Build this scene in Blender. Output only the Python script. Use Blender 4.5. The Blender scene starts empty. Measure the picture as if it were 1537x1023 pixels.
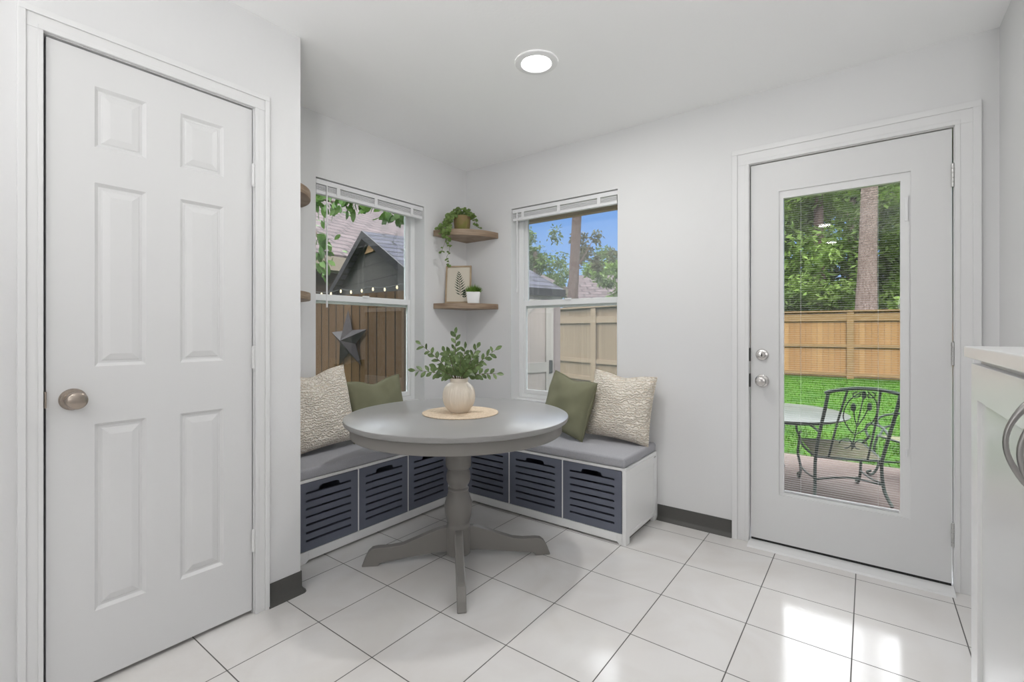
import bpy, bmesh, math, random
from mathutils import Vector, Matrix
random.seed(7)
PI = math.pi
S = bpy.context.scene
COL = S.collection
ROOTM = {}          # object -> world matrix of its root

# ------------------------------------------------------------------ materials
def mat(name, col, rough=0.6, metal=0.0, var=None, bump=None, spec=0.5, coat=0.0, stretch=None, trans=0.0, detail=4, thresh=(0.35, 0.65)):
    """var=(second colour, scale); bump=(scale, strength, distance)"""
    m = bpy.data.materials.new(name); m.use_nodes = True
    nt = m.node_tree; N = nt.nodes; L = nt.links
    b = N['Principled BSDF']
    b.inputs['Base Color'].default_value = (*col, 1)
    b.inputs['Roughness'].default_value = rough
    b.inputs['Metallic'].default_value = metal
    b.inputs['Specular IOR Level'].default_value = spec
    b.inputs['Coat Weight'].default_value = coat
    b.inputs['Coat Roughness'].default_value = 0.08
    vec = None
    if var or bump:
        tc = N.new('ShaderNodeTexCoord'); vec = tc.outputs['Object']
        if stretch:
            mp = N.new('ShaderNodeMapping'); mp.inputs['Scale'].default_value = stretch
            L.new(vec, mp.inputs['Vector']); vec = mp.outputs['Vector']
    if var:
        c2, sc = var
        n = N.new('ShaderNodeTexNoise'); n.inputs['Scale'].default_value = sc; n.inputs['Detail'].default_value = detail
        L.new(vec, n.inputs['Vector'])
        r = N.new('ShaderNodeValToRGB'); r.color_ramp.elements[0].position = thresh[0]; r.color_ramp.elements[1].position = thresh[1]
        r.color_ramp.elements[0].color = (*col, 1); r.color_ramp.elements[1].color = (*c2, 1)
        L.new(n.outputs['Fac'], r.inputs['Fac']); L.new(r.outputs['Color'], b.inputs['Base Color'])
    if bump:
        n = N.new('ShaderNodeTexNoise'); n.inputs['Scale'].default_value = bump[0]; n.inputs['Detail'].default_value = 3
        L.new(vec, n.inputs['Vector'])
        bp = N.new('ShaderNodeBump'); bp.inputs['Strength'].default_value = bump[1]; bp.inputs['Distance'].default_value = bump[2]
        L.new(n.outputs['Fac'], bp.inputs['Height']); L.new(bp.outputs['Normal'], b.inputs['Normal'])
    if trans:
        out = N['Material Output']; t = N.new('ShaderNodeBsdfTranslucent'); mx = N.new('ShaderNodeMixShader'); mx.inputs[0].default_value = trans
        t.inputs['Color'].default_value = (*col, 1)
        if var: L.new(r.outputs['Color'], t.inputs['Color'])
        L.new(b.outputs[0], mx.inputs[1]); L.new(t.outputs[0], mx.inputs[2]); L.new(mx.outputs[0], out.inputs['Surface'])
    return m

def planks(name, c1, c2, gap, axis, width, dark=0.35, gapw=0.06, rough=0.8):
    """boards: alternating tone per board along an axis ('X','Y','Z') of world position, dark joints, grain"""
    m = bpy.data.materials.new(name); m.use_nodes = True
    nt = m.node_tree; N = nt.nodes; L = nt.links; b = N['Principled BSDF']; b.inputs['Roughness'].default_value = rough; b.inputs['Specular IOR Level'].default_value = 0.12
    tc = N.new('ShaderNodeTexCoord'); sp = N.new('ShaderNodeSeparateXYZ'); L.new(tc.outputs['Object'], sp.inputs[0])
    d = N.new('ShaderNodeMath'); d.operation = 'DIVIDE'; d.inputs[1].default_value = width; L.new(sp.outputs[axis], d.inputs[0])
    fl = N.new('ShaderNodeMath'); fl.operation = 'FLOOR'; L.new(d.outputs[0], fl.inputs[0])
    fr = N.new('ShaderNodeMath'); fr.operation = 'FRACT'; L.new(d.outputs[0], fr.inputs[0])
    wn = N.new('ShaderNodeTexWhiteNoise'); wn.noise_dimensions = '1D'; L.new(fl.outputs[0], wn.inputs['W'])
    mp = N.new('ShaderNodeMapping'); mp.inputs['Scale'].default_value = (1.2, 12, 12) if axis == 'Z' else (12, 12, 1.2)
    L.new(tc.outputs['Object'], mp.inputs['Vector'])
    no = N.new('ShaderNodeTexNoise'); no.inputs['Scale'].default_value = 1.6; no.inputs['Detail'].default_value = 6; L.new(mp.outputs[0], no.inputs['Vector'])
    ad = N.new('ShaderNodeMath'); ad.operation = 'ADD'; L.new(wn.outputs['Value'], ad.inputs[0]); L.new(no.outputs['Fac'], ad.inputs[1])
    mr = N.new('ShaderNodeMapRange'); mr.inputs['From Min'].default_value = 0.3; mr.inputs['From Max'].default_value = 1.6; L.new(ad.outputs[0], mr.inputs['Value'])
    mx = N.new('ShaderNodeMix'); mx.data_type = 'RGBA'; mx.inputs['A'].default_value = (*c1, 1); mx.inputs['B'].default_value = (*c2, 1); L.new(mr.outputs[0], mx.inputs['Factor'])
    lt = N.new('ShaderNodeMath'); lt.operation = 'LESS_THAN'; lt.inputs[1].default_value = gapw; L.new(fr.outputs[0], lt.inputs[0])
    m2 = N.new('ShaderNodeMix'); m2.data_type = 'RGBA'; m2.inputs['B'].default_value = (*gap, 1); L.new(mx.outputs['Result'], m2.inputs['A']); L.new(lt.outputs[0], m2.inputs['Factor'])
    L.new(m2.outputs['Result'], b.inputs['Base Color'])
    return m

def shingles(name, c1, c2, gap, w, h, sx=(1, 1, 1), mort=0.012):
    m = bpy.data.materials.new(name); m.use_nodes = True
    nt = m.node_tree; N = nt.nodes; L = nt.links; b = N['Principled BSDF']; b.inputs['Roughness'].default_value = 0.85; b.inputs['Specular IOR Level'].default_value = 0.12
    uv = N.new('ShaderNodeUVMap'); uv.uv_map = 'UVMap'
    br = N.new('ShaderNodeTexBrick'); br.inputs['Scale'].default_value = 1; br.inputs['Brick Width'].default_value = w; br.inputs['Row Height'].default_value = h
    br.inputs['Mortar Size'].default_value = mort; br.inputs['Color1'].default_value = (*c1, 1); br.inputs['Color2'].default_value = (*c2, 1); br.inputs['Mortar'].default_value = (*gap, 1)
    br.inputs['Bias'].default_value = 0.0
    L.new(uv.outputs[0], br.inputs['Vector'])
    no = N.new('ShaderNodeTexNoise'); no.inputs['Scale'].default_value = 1.3; L.new(uv.outputs[0], no.inputs['Vector'])
    mr = N.new('ShaderNodeMapRange'); mr.inputs['From Min'].default_value = 0.3; mr.inputs['From Max'].default_value = 0.7; mr.inputs['To Min'].default_value = 0.8; mr.inputs['To Max'].default_value = 1.2
    L.new(no.outputs['Fac'], mr.inputs['Value'])
    mx = N.new('ShaderNodeVectorMath'); mx.operation = 'SCALE'; L.new(br.outputs['Color'], mx.inputs[0]); L.new(mr.outputs[0], mx.inputs['Scale'])
    L.new(mx.outputs[0], b.inputs['Base Color'])
    return m

def glass_mat(name, haze=0.0, tint=(0.97, 0.985, 0.98), ior=1.45):
    m = bpy.data.materials.new(name); m.use_nodes = True
    nt = m.node_tree; N = nt.nodes; L = nt.links; N.remove(N['Principled BSDF'])
    out = N['Material Output']; t = N.new('ShaderNodeBsdfTransparent'); t.inputs['Color'].default_value = (*tint, 1)
    g = N.new('ShaderNodeBsdfGlossy'); g.inputs['Roughness'].default_value = 0.0
    f = N.new('ShaderNodeFresnel'); f.inputs['IOR'].default_value = ior
    mx = N.new('ShaderNodeMixShader'); L.new(f.outputs[0], mx.inputs[0]); L.new(t.outputs[0], mx.inputs[1]); L.new(g.outputs[0], mx.inputs[2])
    last = mx
    if haze:
        d = N.new('ShaderNodeBsdfDiffuse'); d.inputs['Color'].default_value = (0.8, 0.82, 0.85, 1)
        m2 = N.new('ShaderNodeMixShader'); m2.inputs[0].default_value = haze; L.new(mx.outputs[0], m2.inputs[1]); L.new(d.outputs[0], m2.inputs[2]); last = m2
    L.new(last.outputs[0], out.inputs['Surface'])
    return m

def emit(name, col, s):
    m = bpy.data.materials.new(name); m.use_nodes = True
    b = m.node_tree.nodes['Principled BSDF']; b.inputs['Base Color'].default_value = (*col, 1)
    b.inputs['Emission Color'].default_value = (*col, 1); b.inputs['Emission Strength'].default_value = s
    return m

def tile_floor():
    m = bpy.data.materials.new('glazed_floor_tile'); m.use_nodes = True
    nt = m.node_tree; N = nt.nodes; L = nt.links; b = N['Principled BSDF']
    g = N.new('ShaderNodeNewGeometry'); mp = N.new('ShaderNodeMapping'); mp.inputs['Location'].default_value = (1.735 + 3.38, -0.706 + 6.692, 0)
    L.new(g.outputs['Position'], mp.inputs['Vector'])
    br = N.new('ShaderNodeTexBrick'); br.offset = 0.0; br.squash = 1.0
    br.inputs['Scale'].default_value = 1; br.inputs['Brick Width'].default_value = 0.338; br.inputs['Row Height'].default_value = 0.3346
    br.inputs['Mortar Size'].default_value = 0.0021; br.inputs['Mortar Smooth'].default_value = 0.15
    L.new(mp.outputs[0], br.inputs['Vector'])
    no = N.new('ShaderNodeTexNoise'); no.inputs['Scale'].default_value = 2.2; no.inputs['Detail'].default_value = 7; no.inputs['Distortion'].default_value = 1.8
    L.new(mp.outputs[0], no.inputs['Vector'])
    r = N.new('ShaderNodeValToRGB'); r.color_ramp.elements[0].position = 0.3; r.color_ramp.elements[1].position = 0.62
    r.color_ramp.elements[0].color = (0.70, 0.675, 0.65, 1); r.color_ramp.elements[1].color = (0.75, 0.735, 0.72, 1); L.new(no.outputs['Fac'], r.inputs['Fac'])
    mx = N.new('ShaderNodeMix'); mx.data_type = 'RGBA'; mx.inputs['B'].default_value = (0.11, 0.105, 0.10, 1)
    L.new(br.outputs['Fac'], mx.inputs['Factor']); L.new(r.outputs['Color'], mx.inputs['A']); L.new(mx.outputs['Result'], b.inputs['Base Color'])
    rr = N.new('ShaderNodeMapRange'); rr.inputs['To Min'].default_value = 0.13; rr.inputs['To Max'].default_value = 0.8; L.new(br.outputs['Fac'], rr.inputs['Value']); L.new(rr.outputs[0], b.inputs['Roughness'])
    b.inputs['Specular IOR Level'].default_value = 0.7
    n2 = N.new('ShaderNodeTexNoise'); n2.inputs['Scale'].default_value = 55; n2.inputs['Detail'].default_value = 2; L.new(mp.outputs[0], n2.inputs['Vector'])
    bp = N.new('ShaderNodeBump'); bp.inputs['Strength'].default_value = 0.10; bp.inputs['Distance'].default_value = 0.002; L.new(n2.outputs['Fac'], bp.inputs['Height'])
    b2 = N.new('ShaderNodeBump'); b2.invert = True; b2.inputs['Strength'].default_value = 0.6; b2.inputs['Distance'].default_value = 0.002
    L.new(br.outputs['Fac'], b2.inputs['Height']); L.new(bp.outputs[0], b2.inputs['Normal']); L.new(b2.outputs[0], b.inputs['Normal'])
    return m

def wavy_fabric():
    m = bpy.data.materials.new('cream_textured_fabric'); m.use_nodes = True
    nt = m.node_tree; N = nt.nodes; L = nt.links; b = N['Principled BSDF']; b.inputs['Roughness'].default_value = 0.95; b.inputs['Specular IOR Level'].default_value = 0.1
    tc = N.new('ShaderNodeTexCoord')
    w = N.new('ShaderNodeTexWave'); w.inputs['Scale'].default_value = 20; w.inputs['Distortion'].default_value = 9; w.inputs['Detail'].default_value = 2; w.inputs['Detail Scale'].default_value = 2.2
    w.bands_direction = 'Z'; L.new(tc.outputs['Object'], w.inputs['Vector'])
    r = N.new('ShaderNodeValToRGB'); r.color_ramp.elements[0].color = (0.70, 0.61, 0.50, 1); r.color_ramp.elements[1].color = (0.86, 0.80, 0.71, 1); r.color_ramp.elements[1].position = 0.45
    L.new(w.outputs['Fac'], r.inputs['Fac']); L.new(r.outputs['Color'], b.inputs['Base Color'])
    bp = N.new('ShaderNodeBump'); bp.inputs['Strength'].default_value = 0.9; bp.inputs['Distance'].default_value = 0.006; L.new(w.outputs['Fac'], bp.inputs['Height']); L.new(bp.outputs[0], b.inputs['Normal'])
    return m

M = {}
M['wall'] = mat('wall_paint', (0.72, 0.72, 0.722), 0.75, bump=(160, 0.12, 0.002))
M['ceil'] = mat('ceiling_paint', (0.92, 0.92, 0.92), 0.85, bump=(70, 0.15, 0.003))
M['trim'] = mat('trim_paint', (0.74, 0.74, 0.74), 0.35)
M['door'] = mat('door_paint', (0.70, 0.70, 0.70), 0.36, spec=0.4)
M['tile'] = tile_floor()
M['cove'] = mat('charcoal_vinyl', (0.075, 0.073, 0.068), 0.5)
M['vinyl'] = mat('window_vinyl', (0.80, 0.81, 0.81), 0.35)
M['blind'] = mat('blind_white', (0.76, 0.76, 0.77), 0.45)
M['slat'] = mat('blind_slat_gray', (0.42, 0.42, 0.42), 0.6, spec=0.2)
M['glass'] = glass_mat('window_glass')
M['door_glass'] = glass_mat('coated_door_glass', 0.0, (0.99, 0.99, 0.985), 1.25)
M['glass_hazy'] = glass_mat('hazy_window_glass', 0.10)
M['nickel'] = mat('brushed_nickel', (0.42, 0.36, 0.31), 0.24, 1.0)
M['chrome'] = mat('satin_chrome', (0.62, 0.60, 0.58), 0.2, 1.0)
M['pull'] = mat('brushed_pull_metal', (0.36, 0.35, 0.34), 0.32, 1.0)
M['hinge'] = mat('hinge_steel', (0.55, 0.55, 0.54), 0.35, 0.9)
M['dark'] = mat('black_rubber', (0.012, 0.012, 0.012), 0.7)
M['dark_metal'] = mat('dark_strike_metal', (0.03, 0.03, 0.03), 0.4, 0.6)
M['wood'] = mat('shelf_wood', (0.22, 0.15, 0.10), 0.55, var=((0.36, 0.27, 0.19), 3.0), stretch=(3, 3, 45), bump=(30, 0.15, 0.001))
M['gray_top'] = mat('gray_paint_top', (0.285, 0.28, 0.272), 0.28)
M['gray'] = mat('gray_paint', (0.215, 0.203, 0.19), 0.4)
M['bench_white'] = mat('bench_white', (0.88, 0.88, 0.875), 0.4)
M['slate'] = mat('slate_drawer_paint', (0.1472, 0.16, 0.208), 0.5)
M['cushion'] = mat('gray_cushion_fabric', (0.40, 0.40, 0.425), 0.9, var=((0.46, 0.46, 0.49), 220), bump=(450, 0.5, 0.001), spec=0.15)
M['green'] = mat('sage_velvet', (0.19, 0.19, 0.122), 0.9, var=((0.225, 0.225, 0.15), 6), bump=(500, 0.2, 0.001), spec=0.1)
M['cream'] = wavy_fabric()
M['vase'] = mat('cream_ceramic', (0.74, 0.66, 0.56), 0.45)
M['jute'] = mat('woven_jute', (0.56, 0.43, 0.30), 0.9, var=((0.70, 0.58, 0.44), 120), bump=(180, 0.8, 0.003))
M['leaf'] = mat('sprig_leaf', (0.07, 0.115, 0.035), 0.45, var=((0.15, 0.22, 0.075), 40), trans=0.15)
M['stem'] = mat('sprig_stem', (0.10, 0.085, 0.04), 0.6)
M['ivy'] = mat('trailing_leaf', (0.085, 0.15, 0.03), 0.45, var=((0.20, 0.29, 0.08), 45), trans=0.15)
M['grassleaf'] = mat('pot_grass_blade', (0.10, 0.20, 0.025), 0.5, var=((0.2, 0.34, 0.06), 60), trans=0.2)
M['mosspot'] = mat('mossy_terracotta', (0.26, 0.175, 0.09), 0.8, var=((0.19, 0.19, 0.045), 16), bump=(40, 0.4, 0.003))
M['whitepot'] = mat('white_ceramic', (0.78, 0.78, 0.77), 0.3)
M['soil'] = mat('dark_soil', (0.03, 0.022, 0.015), 0.95)
M['frame'] = mat('picture_frame_wood', (0.33, 0.24, 0.15), 0.5, var=((0.42, 0.32, 0.21), 12))
M['paper'] = mat('art_paper', (0.62, 0.57, 0.48), 0.8)
M['ink'] = mat('fern_green_ink', (0.022, 0.045, 0.022), 0.8)
M['gloss'] = mat('gloss_cabinet_paint', (0.78, 0.78, 0.775), 0.3)
M['gloss_panel'] = mat('satin_steel_panel', (0.78, 0.78, 0.78), 0.32, 0.4)
M['stone'] = mat('white_quartz', (0.80, 0.80, 0.795), 0.3)
M['trimring'] = mat('lamp_trim', (0.82, 0.82, 0.82), 0.5)
M['lens'] = emit('lamp_lens', (1.0, 0.98, 0.95), 14)
# outside
M['lawn'] = mat('lawn_grass', (0.012, 0.046, 0.0018), 0.9, var=((0.034, 0.088, 0.0055), 5), bump=(30, 0.8, 0.05), detail=8, spec=0.05)
M['blade'] = mat('lawn_blade', (0.022, 0.062, 0.003), 0.7, var=((0.055, 0.115, 0.009), 3), trans=0.2, spec=0.05)
M['patio'] = mat('patio_concrete', (0.1034, 0.08222, 0.07279), 0.85, var=((0.07047, 0.05168, 0.04463), 1.6), bump=(20, 0.3, 0.01), detail=8, spec=0.12)
M['fence_new'] = planks('new_cedar_boards', (0.1696, 0.08809, 0.03132), (0.2349, 0.1403, 0.05872), (0.05872, 0.03263, 0.01436), 'X', 0.14)
M['rail_new'] = mat('new_cedar_rail', (0.1762, 0.1142, 0.0522), 0.8, var=((0.137, 0.08482, 0.03589), 4), stretch=(1, 8, 8), spec=0.12)
M['fence_old'] = planks('brown_fence_boards', (0.04306, 0.02349, 0.01044), (0.07504, 0.04306, 0.02023), (0.006525, 0.003915, 0.00261), 'X', 0.144, gapw=0.11)
M['fence_tan'] = planks('tan_fence_boards', (0.1357, 0.1001, 0.06616), (0.1824, 0.14, 0.09755), (0.06786, 0.04921, 0.03224), 'X', 0.11)
M['rail_tan'] = mat('tan_fence_rail', (0.1806, 0.1365, 0.09513), 0.8, spec=0.12)
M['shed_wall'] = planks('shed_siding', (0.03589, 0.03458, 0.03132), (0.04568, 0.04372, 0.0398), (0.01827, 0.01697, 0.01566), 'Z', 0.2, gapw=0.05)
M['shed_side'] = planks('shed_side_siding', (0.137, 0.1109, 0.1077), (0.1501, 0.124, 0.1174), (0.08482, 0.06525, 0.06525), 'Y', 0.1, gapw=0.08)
M['shed_door'] = planks('shed_door_boards', (0.2326, 0.1989, 0.1801), (0.2551, 0.2176, 0.1989), (0.1801, 0.1501, 0.135), 'Y', 0.07, gapw=0.08)
M['shed_trim'] = mat('shed_trim_paint', (0.2349, 0.2153, 0.1958), 0.7, spec=0.12)
M['shed_roof'] = shingles('slate_shingles', (0.0274, 0.0274, 0.03915), (0.03654, 0.03654, 0.05089), (0.006525, 0.006525, 0.009787), 0.5, 0.17, mort=0.02)
M['fascia_dark'] = mat('dark_fascia', (0.009135, 0.009135, 0.01044), 0.6, spec=0.12)
M['pink_roof'] = shingles('weathered_brown_shingles', (0.06851, 0.05089, 0.0522), (0.05089, 0.03654, 0.03719), (0.01957, 0.0137, 0.01436), 0.7, 0.42, mort=0.045)
M['house_wall'] = mat('brown_house_wall', (0.03263, 0.01957, 0.01305), 0.8, spec=0.12)
M['house_fascia'] = mat('cream_fascia', (0.1436, 0.1174, 0.09135), 0.7, spec=0.12)
M['beam'] = mat('brown_eave_board', (0.30, 0.19, 0.10), 0.75, spec=0.12)
M['bark'] = mat('tree_bark', (0.1958, 0.1533, 0.1338), 0.95, var=((0.1109, 0.08156, 0.06851), 6), stretch=(5, 5, 1.2), bump=(12, 0.9, 0.05), spec=0.12)
M['bark_pink'] = mat('pine_bark', (0.1044, 0.07178, 0.06199), 0.95, var=((0.06525, 0.04568, 0.03915), 5), stretch=(5, 5, 1.2), bump=(12, 0.9, 0.05), spec=0.12)
M['fol1'] = mat('foliage_mid', (0.04241, 0.08156, 0.01174), 0.6, var=((0.1109, 0.1762, 0.03263), 1.6), trans=0.35, spec=0.12)
M['fol2'] = mat('foliage_light', (0.06525, 0.124, 0.01827), 0.6, var=((0.1631, 0.2414, 0.05872), 2.0), trans=0.35, spec=0.12)
M['fol3'] = mat('foliage_dark', (0.03589, 0.06525, 0.01436), 0.6, var=((0.08482, 0.1305, 0.03589), 1.4), trans=0.3, spec=0.12)
M['fol4'] = mat('foliage_olive', (0.04894, 0.05546, 0.02284), 0.6, var=((0.08482, 0.08482, 0.03915), 1.4), trans=0.2, spec=0.12)
M['fol5'] = mat('near_branch_leaf', (0.02936, 0.07178, 0.01174), 0.5, var=((0.0783, 0.1436, 0.0261), 5), trans=0.25, spec=0.12)
M['iron'] = mat('verdigris_iron', (0.01957, 0.0274, 0.02349), 0.5, 0.4, var=((0.03915, 0.05546, 0.04568), 14), spec=0.12)
M['mesh_seat'] = mat('woven_seat', (0.1305, 0.1109, 0.0783), 0.8, var=((0.0783, 0.09135, 0.03915), 20), spec=0.12)
M['table_stone'] = mat('patio_table_top', (0.05545, 0.06525, 0.0571), 0.35, var=((0.0718, 0.08155, 0.0718), 8), spec=0.12)
M['star'] = mat('galvanised_star', (0.01974, 0.01615, 0.01723), 0.45, 0.3, spec=0.12)
M['bulb'] = emit('string_bulb', (1.0, 0.82, 0.5), 0.5)
M['cord'] = mat('black_cord', (0.015, 0.015, 0.015), 0.6)

# ------------------------------------------------------------------ mesh helper
class MB:
    def __init__(s): s.v = []; s.f = []; s.uv = None
    def add(s, vs, fs):
        o = len(s.v); s.v += [tuple(p) for p in vs]; s.f += [tuple(i + o for i in f) for f in fs]; return s
    def box(s, x0, x1, y0, y1, z0, z1):
        if x0 > x1: x0, x1 = x1, x0
        if y0 > y1: y0, y1 = y1, y0
        if z0 > z1: z0, z1 = z1, z0
        vs = [(x, y, z) for x in (x0, x1) for y in (y0, y1) for z in (z0, z1)]
        return s.add(vs, [(0, 1, 3, 2), (4, 6, 7, 5), (0, 4, 5, 1), (2, 3, 7, 6), (0, 2, 6, 4), (1, 5, 7, 3)])
    def prism(s, poly, fn, d0, d1):
        """poly: list of (a,b); fn(a,b,d)->xyz"""
        n = len(poly); vs = [fn(a, b, d0) for a, b in poly] + [fn(a, b, d1) for a, b in poly]
        fs = [tuple(range(n))[::-1], tuple(range(n, 2 * n))] + [(i, (i + 1) % n, n + (i + 1) % n, n + i) for i in range(n)]
        return s.add(vs, fs)
    def lathe(s, prof, n=32, c=(0, 0, 0), axis='Z', cap=True, rib=None):
        vs = []; fs = []; k = len(prof)
        for j in range(n):
            a = 2 * PI * j / n
            for z, r in prof:
                rr = r * (1 + (rib[0] * math.cos(rib[1] * a) if rib and rib[2] <= z <= rib[3] else 0))
                p = (rr * math.cos(a), rr * math.sin(a), z)
                if axis == 'X': p = (p[2], p[0], p[1])
                elif axis == 'Y': p = (p[1], p[2], p[0])
                vs.append((p[0] + c[0], p[1] + c[1], p[2] + c[2]))
        for j in range(n):
            j2 = (j + 1) % n
            for i in range(k - 1): fs.append((j * k + i, j2 * k + i, j2 * k + i + 1, j * k + i + 1))
        if cap:
            fs.append(tuple(j * k for j in range(n))[::-1]); fs.append(tuple(j * k + k - 1 for j in range(n)))
        return s.add(vs, fs)
    def tube(s, pts, r, n=8, caps=True):
        pts = [Vector(p) for p in pts]; m = len(pts)
        rs = r if isinstance(r, (list, tuple)) else [r] * m
        vs = []; fs = []; up = None
        for i, p in enumerate(pts):
            t = (pts[min(i + 1, m - 1)] - pts[max(i - 1, 0)]).normalized()
            if up is None:
                up = Vector((0, 0, 1)) if abs(t.z) < 0.9 else Vector((1, 0, 0))
            u = t.cross(up)
            if u.length < 1e-4: u = t.cross(Vector((0, 1, 0)))
            u.normalize(); w = u.cross(t).normalized(); up = w
            for j in range(n):
                a = 2 * PI * j / n; q = p + (u * math.cos(a) + w * math.sin(a)) * rs[i]; vs.append(q)
        for i in range(m - 1):
            for j in range(n):
                j2 = (j + 1) % n; fs.append((i * n + j, i * n + j2, (i + 1) * n + j2, (i + 1) * n + j))
        if caps: fs.append(tuple(range(n))[::-1]); fs.append(tuple((m - 1) * n + j for j in range(n)))
        return s.add(vs, fs)
    def ball(s, c, r, n=10, k=6, sc=(1, 1, 1)):
        vs = [(c[0], c[1], c[2] - r * sc[2])]; fs = []
        for i in range(1, k):
            t = -PI / 2 + PI * i / k
            for j in range(n):
                a = 2 * PI * j / n; vs.append((c[0] + r * sc[0] * math.cos(t) * math.cos(a), c[1] + r * sc[1] * math.cos(t) * math.sin(a), c[2] + r * sc[2] * math.sin(t)))
        vs.append((c[0], c[1], c[2] + r * sc[2])); T = len(vs) - 1
        for j in range(n):
            j2 = (j + 1) % n; fs.append((0, 1 + j2, 1 + j)); fs.append((T, 1 + (k - 2) * n + j, 1 + (k - 2) * n + j2))
            for i in range(k - 2): fs.append((1 + i * n + j, 1 + i * n + j2, 1 + (i + 1) * n + j2, 1 + (i + 1) * n + j))
        return s.add(vs, fs)
    def leaf(s, p, d, nrm, ln, wd, fold=0.25, rnd=False):
        p = Vector(p); d = Vector(d).normalized(); side = d.cross(Vector(nrm))
        if side.length < 1e-3: side = d.cross(Vector((0.3, 0.5, 0.8)))
        side.normalize(); n = side.cross(d).normalized()
        prof = [(0.0, 0.08), (0.3, 0.8), (0.6, 1.0), (0.85, 0.6), (1.0, 0.05)] if not rnd else [(0.0, 0.2), (0.2, 0.85), (0.5, 1.0), (0.8, 0.85), (1.0, 0.2)]
        vs = []; fs = []
        for i, (t, w) in enumerate(prof):
            c = p + d * (t * ln) - n * (0.12 * ln * t * t)
            hw = side * (w * wd * 0.5); up = n * (fold * w * wd * 0.5)
            vs += [c - hw + up, c, c + hw + up]
        for i in range(len(prof) - 1):
            a = i * 3; fs += [(a, a + 1, a + 4, a + 3), (a + 1, a + 2, a + 5, a + 4)]
        return s.add(vs, fs)
    def build(s, name, m, parent=None, smooth=None, bevel=None, local=False, seg=2, kind=None, sub=0):
        vs = s.v
        if parent is not None and not local:
            inv = ROOTM[parent].inverted(); vs = [inv @ Vector(v) for v in vs]
        org = None
        if parent is None:
            xs = [v[0] for v in vs]; ys = [v[1] for v in vs]; zs = [v[2] for v in vs]
            org = Vector(((min(xs) + max(xs)) / 2, (min(ys) + max(ys)) / 2, min(zs))); vs = [Vector(v) - org for v in vs]
        me = bpy.data.meshes.new(name); me.from_pydata([tuple(v) for v in vs], [], s.f)
        if s.uv:
            l = me.uv_layers.new(name='UVMap')
            for poly in me.polygons:
                for li in poly.loop_indices: l.data[li].uv = s.uv(Vector(s.v[me.loops[li].vertex_index]))
        bm = bmesh.new(); bm.from_mesh(me)
        if smooth is None or smooth != 'open': bmesh.ops.recalc_face_normals(bm, faces=bm.faces)
        bm.to_mesh(me); bm.free()
        me.materials.append(m)
        if smooth:
            for p in me.polygons: p.use_smooth = True
            if smooth != 'open': me.set_sharp_from_angle(angle=math.radians(40))
        o = bpy.data.objects.new(name, me); COL.objects.link(o)
        if org is not None: o.location = org; ROOTM[o] = Matrix.Translation(org)
        else: o.parent = parent; ROOTM[o] = ROOTM[parent]
        if bevel:
            b = o.modifiers.new('bevel', 'BEVEL'); b.width = bevel; b.segments = seg; b.limit_method = 'ANGLE'; b.angle_limit = math.radians(50)
            b.harden_normals = False
            if seg > 2:
                for p in me.polygons: p.use_smooth = True
        if sub:
            q = o.modifiers.new('subd', 'SUBSURF'); q.levels = sub; q.render_levels = sub
        if kind: o['kind'] = kind
        return o

def tag(o, label, cat, group=None):
    o['label'] = label; o['category'] = cat
    if group: o['group'] = group
    return o
def thing(name, label, cat, loc=(0, 0, 0), rz=0.0, group=None):
    o = bpy.data.objects.new(name, None); COL.objects.link(o); o.location = loc; o.rotation_euler = (0, 0, rz); o.empty_display_size = 0.1
    ROOTM[o] = Matrix.Translation(Vector(loc)) @ Matrix.Rotation(rz, 4, 'Z')
    return tag(o, label, cat, group)
def structure_root(name, loc=(0, 0, 0)):
    o = bpy.data.objects.new(name, None); COL.objects.link(o); o.location = loc; o['kind'] = 'structure'
    ROOTM[o] = Matrix.Translation(Vector(loc)); return o
def copy_tree(o, parent=None):
    c = o.copy(); COL.objects.link(c); c.parent = parent
    for ch in list(o.children): copy_tree(ch, c)
    return c
RX, RY = (0.8, 0.6), (-0.6, 0.8)
def W(r, f, z=0.0):                       # diagonal room axes (r to the right of the nook diagonal, f along it)
    return (0.8 * r - 0.6 * f, 0.6 * r + 0.8 * f, z)
def bez(p0, p1, p2, n):
    p0, p1, p2 = Vector(p0), Vector(p1), Vector(p2)
    return [p0 * (1 - t) ** 2 + p1 * 2 * t * (1 - t) + p2 * t * t for t in [i / n for i in range(n + 1)]]
def spline(pts, n=6):
    pts = [Vector(p) for p in pts]; out = []
    P = [pts[0]] + pts + [pts[-1]]
    for i in range(1, len(P) - 2):
        a, b, c, d = P[i - 1], P[i], P[i + 1], P[i + 2]
        for k in range(n):
            t = k / n; out.append(0.5 * ((2 * b) + (c - a) * t + (2 * a - 5 * b + 4 * c - d) * t * t + (3 * b - a - 3 * c + d) * t ** 3))
    out.append(pts[-1]); return out

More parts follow.
